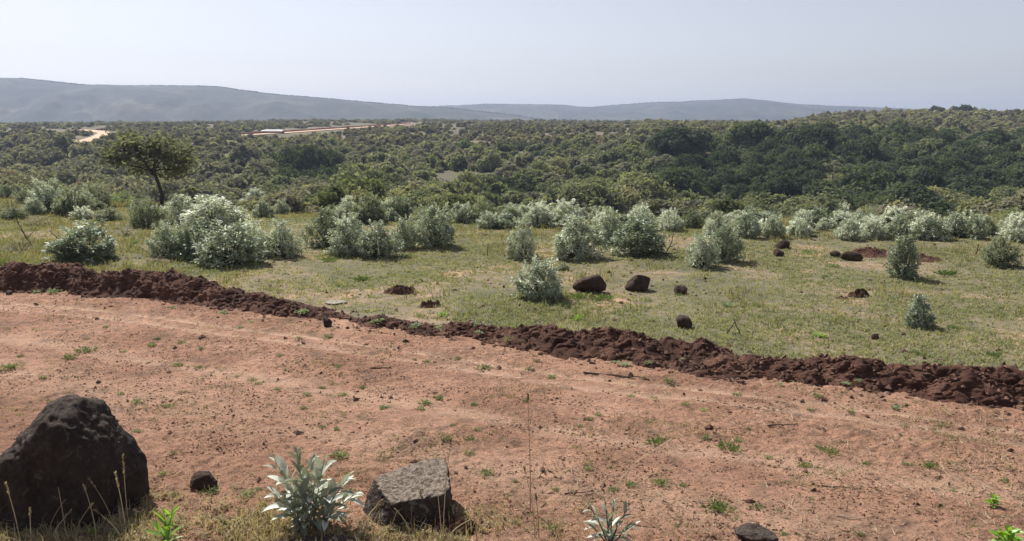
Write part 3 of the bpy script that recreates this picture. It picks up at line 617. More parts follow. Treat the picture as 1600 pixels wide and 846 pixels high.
tag(link('verge_herbs', np_mesh('verge_herbs', V, Fc, np.repeat(np.repeat(RNG.random(len(x))*.6, nl), 4)), M_VERGE), 'mat of small-leaved green herbs around the near stones', 'herbs', kind='stuff')
x, y = fan(9500, 3.4, 5.6, 1.2); k = verge_cond(x, y); x, y = x[k], y[k]
V, i, T = blades(x, y, road_z(x, y)-.003, .05+.15*RNG.random(len(x))**2, .0034, .9, RNG.uniform(.55, 1, len(x)))
tag(link('dry_grass', blade_mesh('dry_grass', V, i, T), M_STRAW), 'thin dry grass blades sticking up along the near verge', 'grass', kind='stuff')
# ---------------------------------------------------------------- rocks
def ico(sub):
    import bmesh
    bm = bmesh.new(); bmesh.ops.create_icosphere(bm, subdivisions=sub, radius=1); V = np.array([v.co[:] for v in bm.verts]); Fc = np.array([[l.vert.index for l in f.loops] for f in bm.faces]); bm.free(); return V, Fc
ICO = {s: ico(s) for s in (3, 4, 5, 6)}
def rock_mesh(name, planes, size, sub=5, rough=.05, seed=0, sharp=14, fine=.015, facets=22):
    """planes: (normal, distance) cutting a ball; size scales xyz"""
    V, Fc = ICO[sub]; D = V/np.linalg.norm(V, axis=1, keepdims=True)
    inv = np.full(len(D), 1.0/1.25**sharp)
    for n_, d_ in planes:
        n_ = np.array(n_, float); n_ /= np.linalg.norm(n_); c = np.clip(D@n_, 0, None)/d_; inv = inv+c**sharp
    r = inv**(-1.0/sharp); rr_ = random.Random(int(seed*10)); inv2 = (r*1.0)**-60.0
    for _ in range(facets):
        k_ = rr_.randrange(len(D)); n_ = D[k_]; c = np.clip(D@n_, 0, None)/(r[k_]*rr_.uniform(.93, .985)); inv2 = inv2+np.where(c > .5, c, 0)**60.0
    r = inv2**(-1.0/60); W = D*r[:, None]*np.array(size)
    out = np.empty(len(W)); m_ = max(size)
    for i_ in range(len(W)):
        p = Vector(W[i_]/m_); out[i_] = mnoise.fractal(p*2.2+Vector((seed, 0, 0)), .8, 2.1, 4)*rough+mnoise.fractal(p*14+Vector((0, seed, 0)), .7, 2.2, 3)*fine
    W = W+D*out[:, None]*m_
    return np_mesh(name, W, Fc, RNG.random(len(W))*.2+.4, True)
def rplanes(k, seed, lo=.6, hi=.95, flat_top=None):
    r = random.Random(seed); out = []
    for _ in range(k):
        v = Vector((r.gauss(0, 1), r.gauss(0, 1), r.gauss(0, .8))).normalized(); out.append((tuple(v), r.uniform(lo, hi)))
    if flat_top: out.append(((r.uniform(-.2, .2), r.uniform(-.2, .2), 1), flat_top))
    out.append(((0, 0, -1), .45)); return out
def rock(name, px, py, wpx, hpx, label, mat, seed, dep=.9, sub=4, flat_top=None, rough=.10, group=None, k=9, cat='rock'):
    p = P(px, py-1); m_ = mpp(p); sx = wpx*m_/2/.85; sz = hpx*m_/1.05
    me = rock_mesh(name, rplanes(k, seed, .52, .82, flat_top=flat_top), (sx, sx*dep, sz), sub, rough*.6, seed, 40, .03, 24); me.materials.append(mat)
    o = link(name, me, None, None, (p.x, p.y+sx*dep*.55, p.z+sz*.28)); tag(o, label, cat, group); return o
# the big boulder at the left: peak, steep right side, long left shoulder
p = P(108, 835); m_ = mpp((0, p.y+.25, .3))
big = rock_mesh('boulder', [((0, -1, .18), .66), ((-.66, -.1, .80), .66), ((.84, -.05, .56), .74), ((1, -.2, .10), .90), ((.62, -.9, .4), .80), ((-.4, -.9, .4), .80), ((-1, -.3, -.05), 1.15), ((0, .4, 1), .86), ((.25, 0, 1), .93), ((0, 1, .2), .7), ((0, 0, -1), .8), ((.15, -.5, .85), .86)],
                (.435, .40, .525), 6, .045, 4.2, 16, .02)
big.materials.append(M_BASALT)
o = link('boulder', big, None, None, (p.x-.17, p.y+.30, .29)); tag(o, 'big dark pointed boulder at the lower left corner, grass stalks in front', 'boulder')
p = P(640, 822)
blk = rock_mesh('block_rock', [((-.10, -.30, 1), .53), ((.12, -1, .06), .70), ((1, .1, .04), .78), ((-.85, -.55, .25), .74), ((0, 1, .1), .8), ((-1, .2, .25), .95), ((0, 0, -1), .7), ((.75, -.7, .05), .92), ((-.5, .6, .8), .85)],
                (.298, .27, .225), 6, .035, 8.3, 26, .022, 0)
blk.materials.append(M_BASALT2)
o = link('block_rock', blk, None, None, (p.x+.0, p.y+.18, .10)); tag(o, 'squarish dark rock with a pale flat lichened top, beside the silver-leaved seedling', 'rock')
rock('stone', 312, 768, 50, 26, 'small half-buried brown stone with weeds beside it, right of the big boulder', M_REDROCK, 12, .8, 4, .6)
rock('lava_rock', 916, 458, 46, 26, 'rusty brown rock half hidden behind the front lone silver shrub', M_REDROCK, 21, .8, 4, .75)
rock('lava_rock', 994, 457, 38, 26, 'black rounded rock with a pointed right foot, middle one of the three in the field', M_REDROCK, 25, .9, 4)
rock('lava_rock', 1065, 462, 24, 15, 'small low black rock, rightmost of the three in a row in the field', M_REDROCK, 27, .9, 4)
rock('lava_rock', 1070, 514, 24, 22, 'lone black rock standing just behind the crest of the middle earth ridge', M_REDROCK, 31, .9, 4)
rock('lava_rock', 1370, 532, 16, 6, 'tiny flat black stone lying alone in the grass at the right', M_REDROCK, 33, .9, 3)
rock('stone', 511, 512, 18, 13, 'small lone grey stone in the gap between the left and middle earth ridges', M_BASALT, 35, .9, 4)
rock('lava_rock', 1224, 391, 30, 12, 'wide black rock, upper of the two far ones right of the shrubs', M_REDROCK, 41, .8, 3)
rock('lava_rock', 1218, 402, 22, 9, 'low black rock, lower of the two far ones right of the shrubs', M_REDROCK, 43, .8, 3)
rock('lava_rock', 1334, 409, 30, 13, 'dark brown rock in front of the low red mound, far right', M_REDROCK, 45, .8, 3)
rock('lava_rock', 1308, 404, 22, 7, 'flat reddish slab just left of the rock by the far mound', M_REDROCK, 47, .8, 3)
rock('stone', 10, 452, 26, 14, 'rounded dark stone at the foot of the ridge, at the left edge', M_BASALT, 51, .9, 4)
rock('stone', 32, 455, 20, 15, 'dark stone at the ridge foot, second from the left edge', M_BASALT, 53, .9, 4)
rock('stone', 12, 462, 12, 6, 'small dark pebble on the road edge, left of the berm weeds', M_BASALT, 55, .9, 3)
rock('stone', 181, 465, 16, 8, 'small blocky dark stone at the foot of the left ridge', M_BASALT, 57, .9, 3)
rock('stone', 110, 324, 30, 5, 'pale worn stone flush with the ground beneath far left shrubs', M_PALESTONE, 59, .9, 3)
rock('flat_stone', 522, 477, 40, 5, 'pale flat slab in the grass behind the gap between the ridges', M_PALESTONE, 61, .6, 4, .5)
rock('stone', 1182, 847, 80, 18, 'low ragged dark rock cut by the bottom edge, right of centre', M_BASALT, 63, .6, 5, .6)
rock('stone', 480, 868, 120, 16, 'low dark rock cut by the bottom edge under the silver-leaved seedling', M_BASALT, 65, .5, 5, .6)
rock('stone', 448, 330, 26, 9, 'low dark rock, left of the far pair beyond the left shrubs', M_BASALT, 67, .7, 3)
rock('stone', 473, 330, 18, 10, 'small dark rock, right of the far pair beyond the left shrubs', M_BASALT, 69, .7, 3)
rock('stone', 776, 330+25, 14, 8, 'small dark stone at the foot of the far middle shrubs', M_BASALT, 71, .7, 3)
# dark earth heaps in the field
def heap(px, py, wpx, hpx, label, seed, dep=.7):
    p = P(px, py-1); m_ = mpp(p); rx = wpx*m_/2; rz = hpx*m_*.8
    n = 90; g1, g2 = np.meshgrid(np.linspace(-1, 1, n), np.linspace(-1, 1, n)); r_ = np.hypot(g1, g2)
    z = rz*np.clip(1-r_**2, 0, 1)**.7*(.35+1.1*vn(g1*3.3+seed, g2*3.3, seed))+rz*.75*np.abs(fbm(g1*6, g2*6+seed, 3, seed, .6))*np.clip(1.1-r_, 0, 1)-.02
    x = p.x+g1*rx; y = p.y+g2*rx*dep+rx*dep*.6; z = z+ground_z(x, y)
    tag(link('earth_heap', grid_mesh('earth_heap', x, y, z), M_RIDGE), label, 'earth heap')
heap(1345, 466, 38, 12, 'crumbly dark heap of earth in the grass at the right, farther of two', 5)
heap(1318, 470, 28, 6, 'flat smear of dark earth just left of the crumbly heap', 6)
heap(625, 461, 60, 13, 'dark broken earth heap in the grass left of the centre', 7, .6)
heap(672, 482, 40, 13, 'small dark earth heap right behind the middle ridge', 8, .6)
heap(1372, 403, 74, 12, 'low reddish mound of earth left of the lone large-leaved shrub', 9, .9)
heap(1450, 410, 64, 9, 'low reddish mound of earth right of the lone large-leaved shrub', 10, .9)
heap(706, 836, 96, 30, 'crumbling mound of brown earth at the right foot of the squarish rock', 11, .6)
heap(270, 462, 70, 12, 'slumped clods of dark earth in front of the left ridge', 12, .5)
# ---------------------------------------------------------------- tubes, sticks
def tube(pts, r0, r1, sides=6):
    pts = [Vector(p) for p in pts]; V, Fc = [], []; n = len(pts)
    for i_, p in enumerate(pts):
        t = (pts[min(i_+1, n-1)]-pts[max(i_-1, 0)]).normalized(); a = t.orthogonal().normalized(); b = t.cross(a); r = r0+(r1-r0)*i_/(n-1)
        for s_ in range(sides):
            q = p+a*math.cos(6.2832*s_/sides)*r+b*math.sin(6.2832*s_/sides)*r; V.append(q[:])
    for i_ in range(n-1):
        for s_ in range(sides):
            s2 = (s_+1) % sides; Fc.append((i_*sides+s_, i_*sides+s2, (i_+1)*sides+s2, (i_+1)*sides+s_))
    return np.array(V), np.array(Fc)
def merge(parts):
    Vs, Fs = [], []; off = 0
    for V, Fc in parts: Vs.append(V); Fs.append(Fc+off); off += len(V)
    return np.concatenate(Vs), np.concatenate(Fs)
def wig(a, b, n, amp, seed=0):
    r = random.Random(seed); a, b = Vector(a), Vector(b); L = (b-a).length
    return [a.lerp(b, i_/(n-1))+Vector((r.uniform(-1, 1), r.uniform(-1, 1), r.uniform(-.5, .5)))*amp*L*(0 if i_ == 0 else 1) for i_ in range(n)]
def stick(pa, pb, r, label, lift=.01, mat=M_DEAD, seed=1, twigs=(), name='stick', cat='stick'):
    a = Vector(pa)+Vector((0, 0, lift)); b = Vector(pb)+Vector((0, 0, lift)); o0 = a.copy(); a -= o0; b -= o0
    parts = [tube(wig(a, b, 7, .03, seed), r, r*.5)]
    for (t, vec, rr) in twigs: q = a.lerp(b, t); parts.append(tube(wig(q, q+Vector(vec), 5, .08, seed+3), rr, rr*.4, 5))
    V, Fc = merge(parts); o = link(name, np_mesh(name, V, Fc), mat, None, o0); tag(o, label, cat); return o
stick(P(912, 584), P(1012, 593), .010, 'long thin brown stick lying on the road in front of the middle ridge', .012)
stick(P(1200, 667), P(1247, 664), .006, 'short curved twig lying on bare soil right of the centre', .008, seed=5)
stick(P(1283, 760), P(1345, 765), .004, 'thin wavy twig lying on the soil at the lower right', .006, seed=8)
stick(P(1308, 807), P(1345, 812), .004, 'thin pale twig lying near the bottom right', .006, M_STEMP, seed=9)
stick(P(580, 577), P(612, 576), .009, 'short grey stick lying on the road left of the centre', .01, seed=19)
stick(P(975, 679), P(1000, 680), .004, 'small forked twig on the soil right of the centre', .006, seed=29, twigs=((.6, (.05, .06, .01), .003),))
stick(P(882, 773), P(925, 770), .005, 'thin twig on the soil above the near silver-leaved sprig', .006, seed=39)
q = P(1132, 522); m_ = mpp(q); q = Vector((q.x, q.y-.05, 0))
stick(q+Vector((0, 0, .0)), q+Vector((13*m_, -.02, .17)), .008, 'left one of two broken sticks poking from the end of the middle ridge', 0, seed=3)
stick(q+Vector((24*m_, .0, .0)), q+Vector((12*m_, .04, .19)), .008, 'right one of two broken sticks poking from the end of the middle ridge', 0, seed=4)
q = P(50, 385); m_ = mpp(q)
stick(q, q+Vector((-24*m_, .1, 40*m_)), .014, 'tall grey dead branch standing among dry weeds behind the left ridge', 0, seed=13, twigs=((.5, (-.14, 0, .12), .008), (.3, (.2, .1, .25), .008)), name='dead_branch', cat='dead branch')
q = P(95, 378)
stick(q, q+Vector((-22*m_, .1, 18*m_)), .011, 'short leaning dead branch left of the first silver shrub', 0, seed=14, name='dead_branch', cat='dead branch')
q = P(1040, 403); m_ = mpp(q)
stick(q, q+Vector((14*m_, 0, 52*m_)), .010, 'dark upright dead branch between the silver shrubs right of the centre', 0, seed=15, twigs=((.25, (-.16, -.02, .18), .008), (.3, (.17, 0, .09), .008), (.1, (-.22, 0, .07), .009), (.12, (.22, 0, .03), .008)), name='dead_branch', cat='dead branch')
q = P(762, 400); m_ = mpp(q)
stick(q, q+Vector((0, 0, 20*m_)), .009, 'small dark upright stump of a stick in the open field', 0, seed=16)
q = P(1525, 398); m_ = mpp(q)
stick(q, q+Vector((3*m_, 0, 16*m_)), .012, 'short dark dead stub left of the dark rounded shrub', 0, seed=17, twigs=((.3, (.1, 0, .12), .008),))
# ---------------------------------------------------------------- silver shrubs
def leaves_on(bases, dirs, L, W, droop=.15, tintv=None):
    """folded lance-shaped leaves: base, two sides, tip"""
    n = len(bases); d = dirs/np.linalg.norm(dirs, axis=1, keepdims=True); up = np.array([0, 0, 1.])+unit(n)*.45
    s = np.cross(d, up); s /= np.linalg.norm(s, axis=1, keepdims=True)+1e-9; nn = np.cross(s, d)
    L = L*RNG.uniform(.65, 1.25, n); W = W*RNG.uniform(.75, 1.25, n)
    m1 = bases+d*(L*.5)[:, None]; tip = bases+d*L[:, None]+np.array([0, 0, -1])*(L*droop*RNG.uniform(0, 1.6, n))[:, None]
    a = m1+s*(W/2)[:, None]+nn*(W*.22)[:, None]; b = m1-s*(W/2)[:, None]+nn*(W*.22)[:, None]
    V = np.stack([bases, a, tip, b], 1).reshape(-1, 3); i = np.arange(n)[:, None]*4
    Fc = np.concatenate([np.concatenate([i, i+1, i+2], 1), np.concatenate([i, i+2, i+3], 1)])
    t = RNG.random(n) if tintv is None else tintv; return V, Fc, np.repeat(t, 4)
def shrub_mesh(nsp=135, nl=10, L=.108, W=.056, rad=.55, hgt=1.0, seed=0):
    tips = []; stems = []
    for i_ in range(nsp):
        a = RNG.uniform(0, 6.283); q = RNG.random()**.55; el = RNG.uniform(0, 1)
        r = rad*math.sqrt(RNG.uniform(0.02, 1)); top = hgt*(1-.5*(r/rad)**2.5)*RNG.uniform(.82, 1.08)
        z = top if RNG.random() < .45 else top*RNG.uniform(.18, 1)
        wv = 1+.18*math.sin(3*a+seed)+.12*math.sin(5*a+2*seed); r *= wv
        tips.append((r*math.cos(a), r*math.sin(a), max(z, .1)))
    for _ in range(13):   # a few long leading shoots
        a = RNG.uniform(0, 6.283); r = rad*RNG.uniform(.1, .7); tips.append((r*math.cos(a), r*math.sin(a), hgt*RNG.uniform(1.03, 1.2)))
    for _ in range(nsp//3):
        a = RNG.uniform(0, 6.283); r = rad*RNG.uniform(.72, .98)*(1+.18*math.sin(3*a+seed)); tips.append((r*math.cos(a), r*math.sin(a), hgt*RNG.uniform(.12, .55)))
    tips = np.array(tips); B_, D_ = [], []; T_ = []
    for tp in tips:
        out = np.array([tp[0], tp[1], .0])*1.0; dr = out*1.1+np.array([0, 0, .8])+RNG.normal(0, .16, 3); dr /= np.linalg.norm(dr)
        LL = RNG.uniform(.12, .24)*hgt; base = tp-dr*LL; tv = RNG.random()
        for j in range(nl):
            t = (j+.5)/nl; pnt = base+dr*LL*t; az = j*2.4+RNG.uniform(-.4, .4); o1 = np.cross(dr, [math.cos(az), math.sin(az), .3]); o1 /= np.linalg.norm(o1)
            B_.append(pnt); D_.append(o1*(1.25-.5*t)+dr*(.15+.7*t)+RNG.normal(0, .22, 3)); T_.append(np.clip(.6*tv+.4*RNG.random(), 0, 1))
        if RNG.random() < .4: stems.append(tube([(tp[0]*.08, tp[1]*.08, 0), (tp[0]*.45, tp[1]*.45, tp[2]*.45), tuple(base), tuple(tp)], .009*hgt, .003*hgt, 4))
    V, Fc, T = leaves_on(np.array(B_), np.array(D_), L*hgt, W*hgt, .15, np.array(T_)); V[:, 2] = np.maximum(V[:, 2], .01)
    SV, SF = merge(stems); return (V, Fc, T), (SV, SF)
def make_kind(fm, sm, mat): 
    f = np_mesh('foliage', *fm); f.materials.append(mat); s = np_mesh('stem', *sm); s.materials.append(M_STEM); return f, s
SH = [make_kind(*shrub_mesh(seed=i_), M_SILVER) for i_ in range(6)]
SHL = [make_kind(*shrub_mesh(110, 10, .12, .065, .5, 1.0, seed=30+i_), M_SILVER) for i_ in range(2)]
M_SILVERD = leaf_mat('dull_silver_leaf', [(0, (.10, .13, .08)), (.4, (.19, .22, .14)), (.7, (.36, .38, .28)), (1, (.62, .63, .52))], .3, .03)
SHD = [make_kind(*shrub_mesh(170, 11, .08, .042, .55, 1.0, seed=40+i_), M_SILVERD) for i_ in range(3)]
M_YG = leaf_mat('yellow_green_leaf', [(0, (.13, .20, .035)), (.5, (.20, .29, .055)), (1, (.28, .36, .09))], .45, .05)
SHY = [make_kind(*shrub_mesh(90, 10, .07, .03, .6, .8, seed=50+i_), M_YG) for i_ in range(2)]
M_BROWN = leaf_mat('dry_brown_leaf', [(0, (.12, .085, .06)), (.5, (.20, .15, .10)), (1, (.30, .25, .17))], .3, .05)
SHB = [make_kind(*shrub_mesh(70, 8, .07, .02, .6, .8, seed=60), M_BROWN)]
FORMS = {'s': SH, 'l': SHL, 'd': SHD, 'y': SHY, 'b': SHB}
def shrub(px, py, wpx, hpx, label, form='s', group=None, name='silver_shrub', cat='shrub'):
    p = P(px, py-3); m_ = mpp(p); f, s = FORMS[form][int(RNG.integers(0, len(FORMS[form])))]
    hs = hpx*m_/1.18*random.uniform(.92, 1.04); ws = wpx*m_/2/.60
    e = empty(name, (p.x, p.y, p.z-.02), RNG.uniform(0, 6.28), (ws, ws, hs))
    for nm, me in (('foliage', f), ('stem', s)):
        c = bpy.data.objects.new(nm, me); COL.objects.link(c); c.parent = e
    tag(e, label, cat, group); return e
SL = [
 (135, 408, 104, 64, 'silver shrub right behind the tall part of the left earth ridge', 's'),
 (108, 412, 46, 40, 'low dark-leaved shrub at the left foot of the first silver shrub behind the ridge', 'd'),
 (262, 403, 60, 56, 'silver shrub at the left end of the big left cluster', 's'),
 (303, 406, 74, 64, 'tall silver shrub, second from the left in the big left cluster', 's'),
 (360, 415, 104, 68, 'widest silver shrub at the front of the big left cluster', 's'),
 (395, 402, 56, 60, 'silver shrub tucked behind the right side of the widest left one', 's'),
 (441, 404, 62, 64, 'silver shrub at the right end of the big left cluster', 's'),
 (335, 362, 100, 56, 'pale tall silver shrub standing behind the big left cluster', 's'),
 (285, 352, 62, 50, 'silver shrub directly right of the bent tree foot', 's'),
 (228, 356, 58, 48, 'dull grey shrub directly left of the bent tree foot', 'd'),
 (401, 329, 54, 34, 'small pale silver shrub alone against the thicket, right of the bent tree', 's'),
 (150, 328, 56, 46, 'silver shrub just left of the yellow-green bush', 'd'),
 (116, 338, 66, 48, 'rounded dull shrub in the far left group, in front of two others', 'd'),
 (76, 334, 62, 52, 'tall silver shrub in the far left group, second from the edge', 's'),
 (20, 334, 50, 34, 'pale brownish shrub at the far left edge', 'b'),
 (190, 322, 44, 28, 'bright yellow-green bush among the silver shrubs at the left', 'y'),
 (22, 345, 40, 20, 'small dark green shrub beneath the pale brown one at the left edge', 'd'),
 (512, 388, 66, 60, 'silver shrub at the left end of the middle cluster', 's'),
 (548, 400, 74, 66, 'silver shrub at the front of the middle cluster, left one of the front two', 's'),
 (592, 404, 68, 60, 'silver shrub at the front of the middle cluster, right one of the front two', 's'),
 (578, 351, 62, 46, 'darker green silver shrub behind the middle cluster, left one of a pair', 'd'),
 (620, 346, 46, 42, 'darker green silver shrub behind the middle cluster, right one of a pair', 'd'),
 (632, 391, 46, 52, 'narrow silver shrub between the middle cluster and the large dome-shaped one', 's'),
 (680, 388, 72, 72, 'large dome-shaped silver shrub with a dark base, right of the middle cluster', 's'),
 (722, 352, 44, 36, 'small far silver shrub just right above the dome-shaped one', 's'),
 (762, 352, 44, 36, 'small far silver shrub, second to the right of the dome-shaped one', 'd'),
 (800, 352, 44, 34, 'small far silver shrub behind the narrow upright one', 's'),
 (816, 408, 50, 66, 'narrow upright silver shrub left of the wide one at the centre', 's'),
 (846, 356, 52, 42, 'far silver shrub behind and left of the wide one at the centre', 's'),
 (884, 352, 50, 40, 'far silver shrub behind the wide one at the centre', 's'),
 (900, 404, 86, 64, 'wide silver shrub just right of the centre with dead canes beside it', 's'),
 (950, 383, 62, 58, 'silver shrub behind the gap between two wide ones right of the centre', 's'),
 (1000, 401, 84, 64, 'wide silver shrub left of the dark upright dead branch', 's'),
 (844, 468, 82, 72, 'lone silver shrub nearest the middle ridge, left of three dark rocks', 's'),
 (1096, 420, 54, 60, 'dark-based silver shrub, left half of the close pair right of the dead branch', 's'),
 (1132, 411, 56, 72, 'taller silver shrub, right half of the close pair right of the dead branch', 's'),
 (1168, 375, 44, 46, 'upright silver shrub behind the close pair', 's'),
 (1207, 374, 42, 38, 'silver shrub above the two far black rocks', 's'),
 (1251, 375, 20, 30, 'thin small silver shrub right of the one above the black rocks', 's'),
 (1285, 364, 24, 22, 'tiny pale silver shrub in the far row', 's'),
 (1325, 378, 44, 36, 'silver shrub at the left end of the long far right row', 's'),
 (1362, 376, 46, 38, 'silver shrub second from the left in the long far right row', 's'),
 (1402, 374, 40, 38, 'silver shrub directly behind the lone large-leaved one', 's'),
 (1446, 376, 62, 44, 'bushy silver shrub just right behind the lone large-leaved one', 's'),
 (1494, 373, 52, 44, 'silver shrub in the far right row above the dark rounded one', 's'),
 (1524, 376, 40, 42, 'silver shrub in the far right row, just left above the dark rounded one', 's'),
 (1586, 380, 44, 46, 'silver shrub at the right edge in the far row', 's'),
 (1411, 437, 56, 68, 'lone upright shrub with large pale leaves over a dark base, at the right', 'l'),
 (1560, 418, 62, 50, 'dark rounded green shrub near the right edge', 'd'),
 (1434, 513, 50, 54, 'small pale-topped silver shrub alone in the grass at the right', 'l'),
 (1580, 346, 40, 24, 'bright green bush beyond the far right row', 'y'),
 (30, 395, 60, 26, 'low brown dry bush behind the left edge of the earth ridge', 'b'),
 (60, 356, 50, 22, 'brown dry bush behind the tall grey dead branch', 'b'),
 (195, 372, 40, 20, 'low brown dry bush right of the first silver shrub behind the ridge', 'b'),
 (170, 348, 46, 24, 'low dull bush between the far left shrubs and the first silver one', 'd'),
 (245, 412, 34, 18, 'low brown bush at the left foot of the big left cluster', 'b'),
 (214, 346, 40, 26, 'small brown bush beneath the yellow-green one', 'b'),
 (45, 322, 44, 30, 'grey-green shrub at the far left, behind the pale brown one', 'd'),
 (480, 330, 70, 30, 'dull green low bush at the field edge left of the far pair of silver shrubs', 'd'),
 (530, 334, 60, 34, 'yellowish green bush at the field edge behind the middle cluster', 'y'),
 (880, 425, 26, 14, 'low green shrublet right behind the lone nearest silver shrub', 'd'),
]
for s_ in SL: shrub(*s_)
EDGE = ['at the far left', 'left of the bent tree', 'at the foot of the bent tree', 'right of the bent tree', 'behind the middle cluster', 'behind the large dome-shaped shrub', 'behind the lone nearest shrub', 'behind the dead branch', 'behind the close pair', 'above the far black rocks', 'behind the low red mound', 'at the far right']
for i_ in range(120):      # the loose line of small shrubs along the far edge of the field
    px = RNG.uniform(-40, 1640); lo = np.interp(px, [0, 400, 700, 1000, 1600], [306, 326, 340, 350, 356])
    shrub(px, lo+RNG.uniform(-2, 20 if px > 420 else 34), RNG.uniform(24, 50), RNG.uniform(16, 36), 'small shrub at the far edge of the field, '+EDGE[int(px+40)//140], 's' if RNG.random() < .72 else 'd', 'small far edge shrubs '+EDGE[int(px+40)//140])
# ---------------------------------------------------------------- the bent tree at the left and trees in the thicket
def tree(name, px, py, hpx, wpx, label, mat, seed, leafn=5200, bend=-.15, sparse=.5, leafs=.085, behind=0, flatness=.35):
    p = P(px, py); p = Vector((p.x, p.y+behind, 0)); p.z = float(ground_z(p.x, p.y)); m_ = mpp(p); Hh = hpx*m_; Rr = wpx*m_/2; r = random.Random(seed)
    e = empty(name, p); parts = []; fork = Vector((bend*Hh*.9, 0, Hh*.56)); parts.append(tube([(0, 0, -.2), (bend*Hh*-.25, 0, Hh*.18), (bend*Hh*.25, 0, Hh*.38), fork], .030*Hh, .022*Hh, 8))
    ends = []
    for k_ in range(11):
        a = 6.283*k_/11+r.uniform(-.3, .3); rr = Rr*r.uniform(.45, .95); zt = Hh*(r.uniform(.62, .98)-.25*(rr/Rr)**2*r.random())
        en = Vector((fork.x+math.cos(a)*rr, math.sin(a)*rr, zt)); mid = fork.lerp(en, .5)+Vector((0, 0, r.uniform(-.04, .08)*Hh))
        parts.append(tube([fork-Vector((0, 0, r.uniform(0, .1)*Hh)), fork.lerp(mid, .6)+Vector((r.uniform(-.03, .03)*Hh, 0, 0)), mid, en], .016*Hh, .004*Hh, 5)); ends.append(en)
        for q_ in range(3):
            t = r.uniform(.4, .95); b = mid.lerp(en, t); e2 = b+Vector((r.uniform(-1, 1), r.uniform(-1, 1), r.uniform(-.3, .8)))*Rr*.32; parts.append(tube([b, b.lerp(e2, .5)+Vector((0, 0, .02*Hh)), e2], .006*Hh, .002*Hh, 4)); ends.append(e2)
    V, Fc = merge(parts); link('trunk', np_mesh('trunk', V, Fc), M_DEAD, e)
    E = np.array([q[:] for q in ends]); k_ = RNG.integers(0, len(E), leafn); sg = Rr*.17; c = E[k_]+RNG.normal(0, 1, (leafn, 3))*np.array([sg, sg, sg*flatness*1.6]); c[:, 2] += sg*.2
    V, Fc = leaf_quads(c, np.array([[0, 0, 1.]])*np.ones((leafn, 1)), leafs, 1.5, 1.0)
    link('crown', np_mesh('crown', V, Fc, np.repeat(_h(k_, k_*7, 3), 4)), mat, e); tag(e, label, 'tree'); return e
tree('bent_tree', 252, 322, 104, 116, 'bent dark tree with an open spreading crown above the silver shrubs at the left', M_TREE, 5, 3200, -.10, leafs=.10)
def tree_at(x, d, hpx, wpx, label, mat, seed, **k_):
    p = Vector(((x-CX)/F*d, d, 0)); p.z = float(ground_z(p.x, p.y)); return p
def thick_tree(px, dist, hpx, wpx, label, mat, seed, up=0.0):
    """dense crowned tree across the dip"""
    x = (px-CX)/F*dist; z = float(ground_z(x, dist)); m_ = dist/F; rr = wpx*m_/2; hh = hpx*m_
    e = empty('thicket_tree', (x, dist, z)); V, Fc = merge([tube([(0, 0, -.2), (.05, 0, hh*.3), (0, 0, hh*.6)], .09, .05, 7)]+[tube([(.02, 0, hh*.28), (math.cos(a)*rr*.4, math.sin(a)*rr*.4, hh*.55), (math.cos(a)*rr*.6, math.sin(a)*rr*.6, hh*.7)], .05, .02, 5) for a in (0, 1.3, 2.5, 3.8, 5.1)])
    link('trunk', np_mesh('trunk', V, Fc), M_DEAD, e); V, Fc, T = crown(3600, .11, 16, .5, seed); V = V*np.array([rr, rr, hh*.62/.75]); V[:, 2] += hh*.22
    link('crown', np_mesh('crown', V, Fc, T), mat, e); tag(e, label, 'tree')
thick_tree(1437, 84, 50, 66, 'rounded mid-green tree lit on top, standing out of the dark slope at the right', M_BUSH, 3)
thick_tree(482, 96, 62, 84, 'broad dark tree with a flat shady crown, right of the bent tree', M_DARKSHADE, 4)
thick_tree(1065, 108, 52, 110, 'broad dark tree at the left end of the shaded slope', M_DARKSHADE, 5)
thick_tree(1175, 112, 50, 90, 'dark tree with uneven top in the middle of the shaded slope', M_DARKSHADE, 6)
thick_tree(1262, 108, 56, 70, 'dark tall tree right of the middle of the shaded slope', M_DARKSHADE, 7)
thick_tree(1310, 66, 46, 36, 'small pale flat-topped tree at the foot of the dark slope', M_BUSHG, 8)
thick_tree(1450, 250, 16, 26, 'small tree standing up from the skyline of the right ridge, left one', M_DARKSHADE, 9)
thick_tree(1490, 250, 18, 30, 'small tree standing up from the skyline of the right ridge, right one', M_DARKSHADE, 10)
# ---------------------------------------------------------------- weeds on the road, the ridge and the field
def weed_mesh(n, L, W, spread, hgt, kind):
    az = RNG.uniform(0, 6.283, n); t = RNG.random(n); r = spread*np.sqrt(t)*RNG.uniform(.4, 1, n); b = np.stack([np.cos(az)*r, np.sin(az)*r, hgt*RNG.uniform(0.05, .75, n)*(1-.5*t)], -1)
    up = RNG.uniform(.3, 1.6, n) if kind == 'leafy' else RNG.uniform(.9, 2.4, n); d = np.stack([np.cos(az), np.sin(az), up], -1)+RNG.normal(0, .35, (n, 3)); d[:, 2] = np.abs(d[:, 2])
    cx_ = RNG.uniform(-.55, .55, (4, 2)); q_ = RNG.integers(0, 4, n); b[:, :2] += cx_[q_]*np.array([1.2, .8])
    if kind == 'grassy': b[:, 2] = .02
    return leaves_on(b, d, L, W, .25)
WD = {}
for kk, mt, args in (('leafy', M_WEED, (110, .34, .13, .65, .8, 'leafy')), ('grassy', M_WEED, (110, .85, .055, .6, .8, 'grassy')), ('grey', M_GREYWEED, (90, .42, .17, .6, .9, 'leafy')), ('lime', M_LIME, (60, .5, .26, .6, 1.3, 'leafy')), ('dry', M_STRAW, (90, .8, .05, .6, .9, 'grassy'))):
    WD[kk] = []
    for _ in range(3):
        me = np_mesh('weed', *weed_mesh(*args)); me.materials.append(mt); WD[kk].append(me)
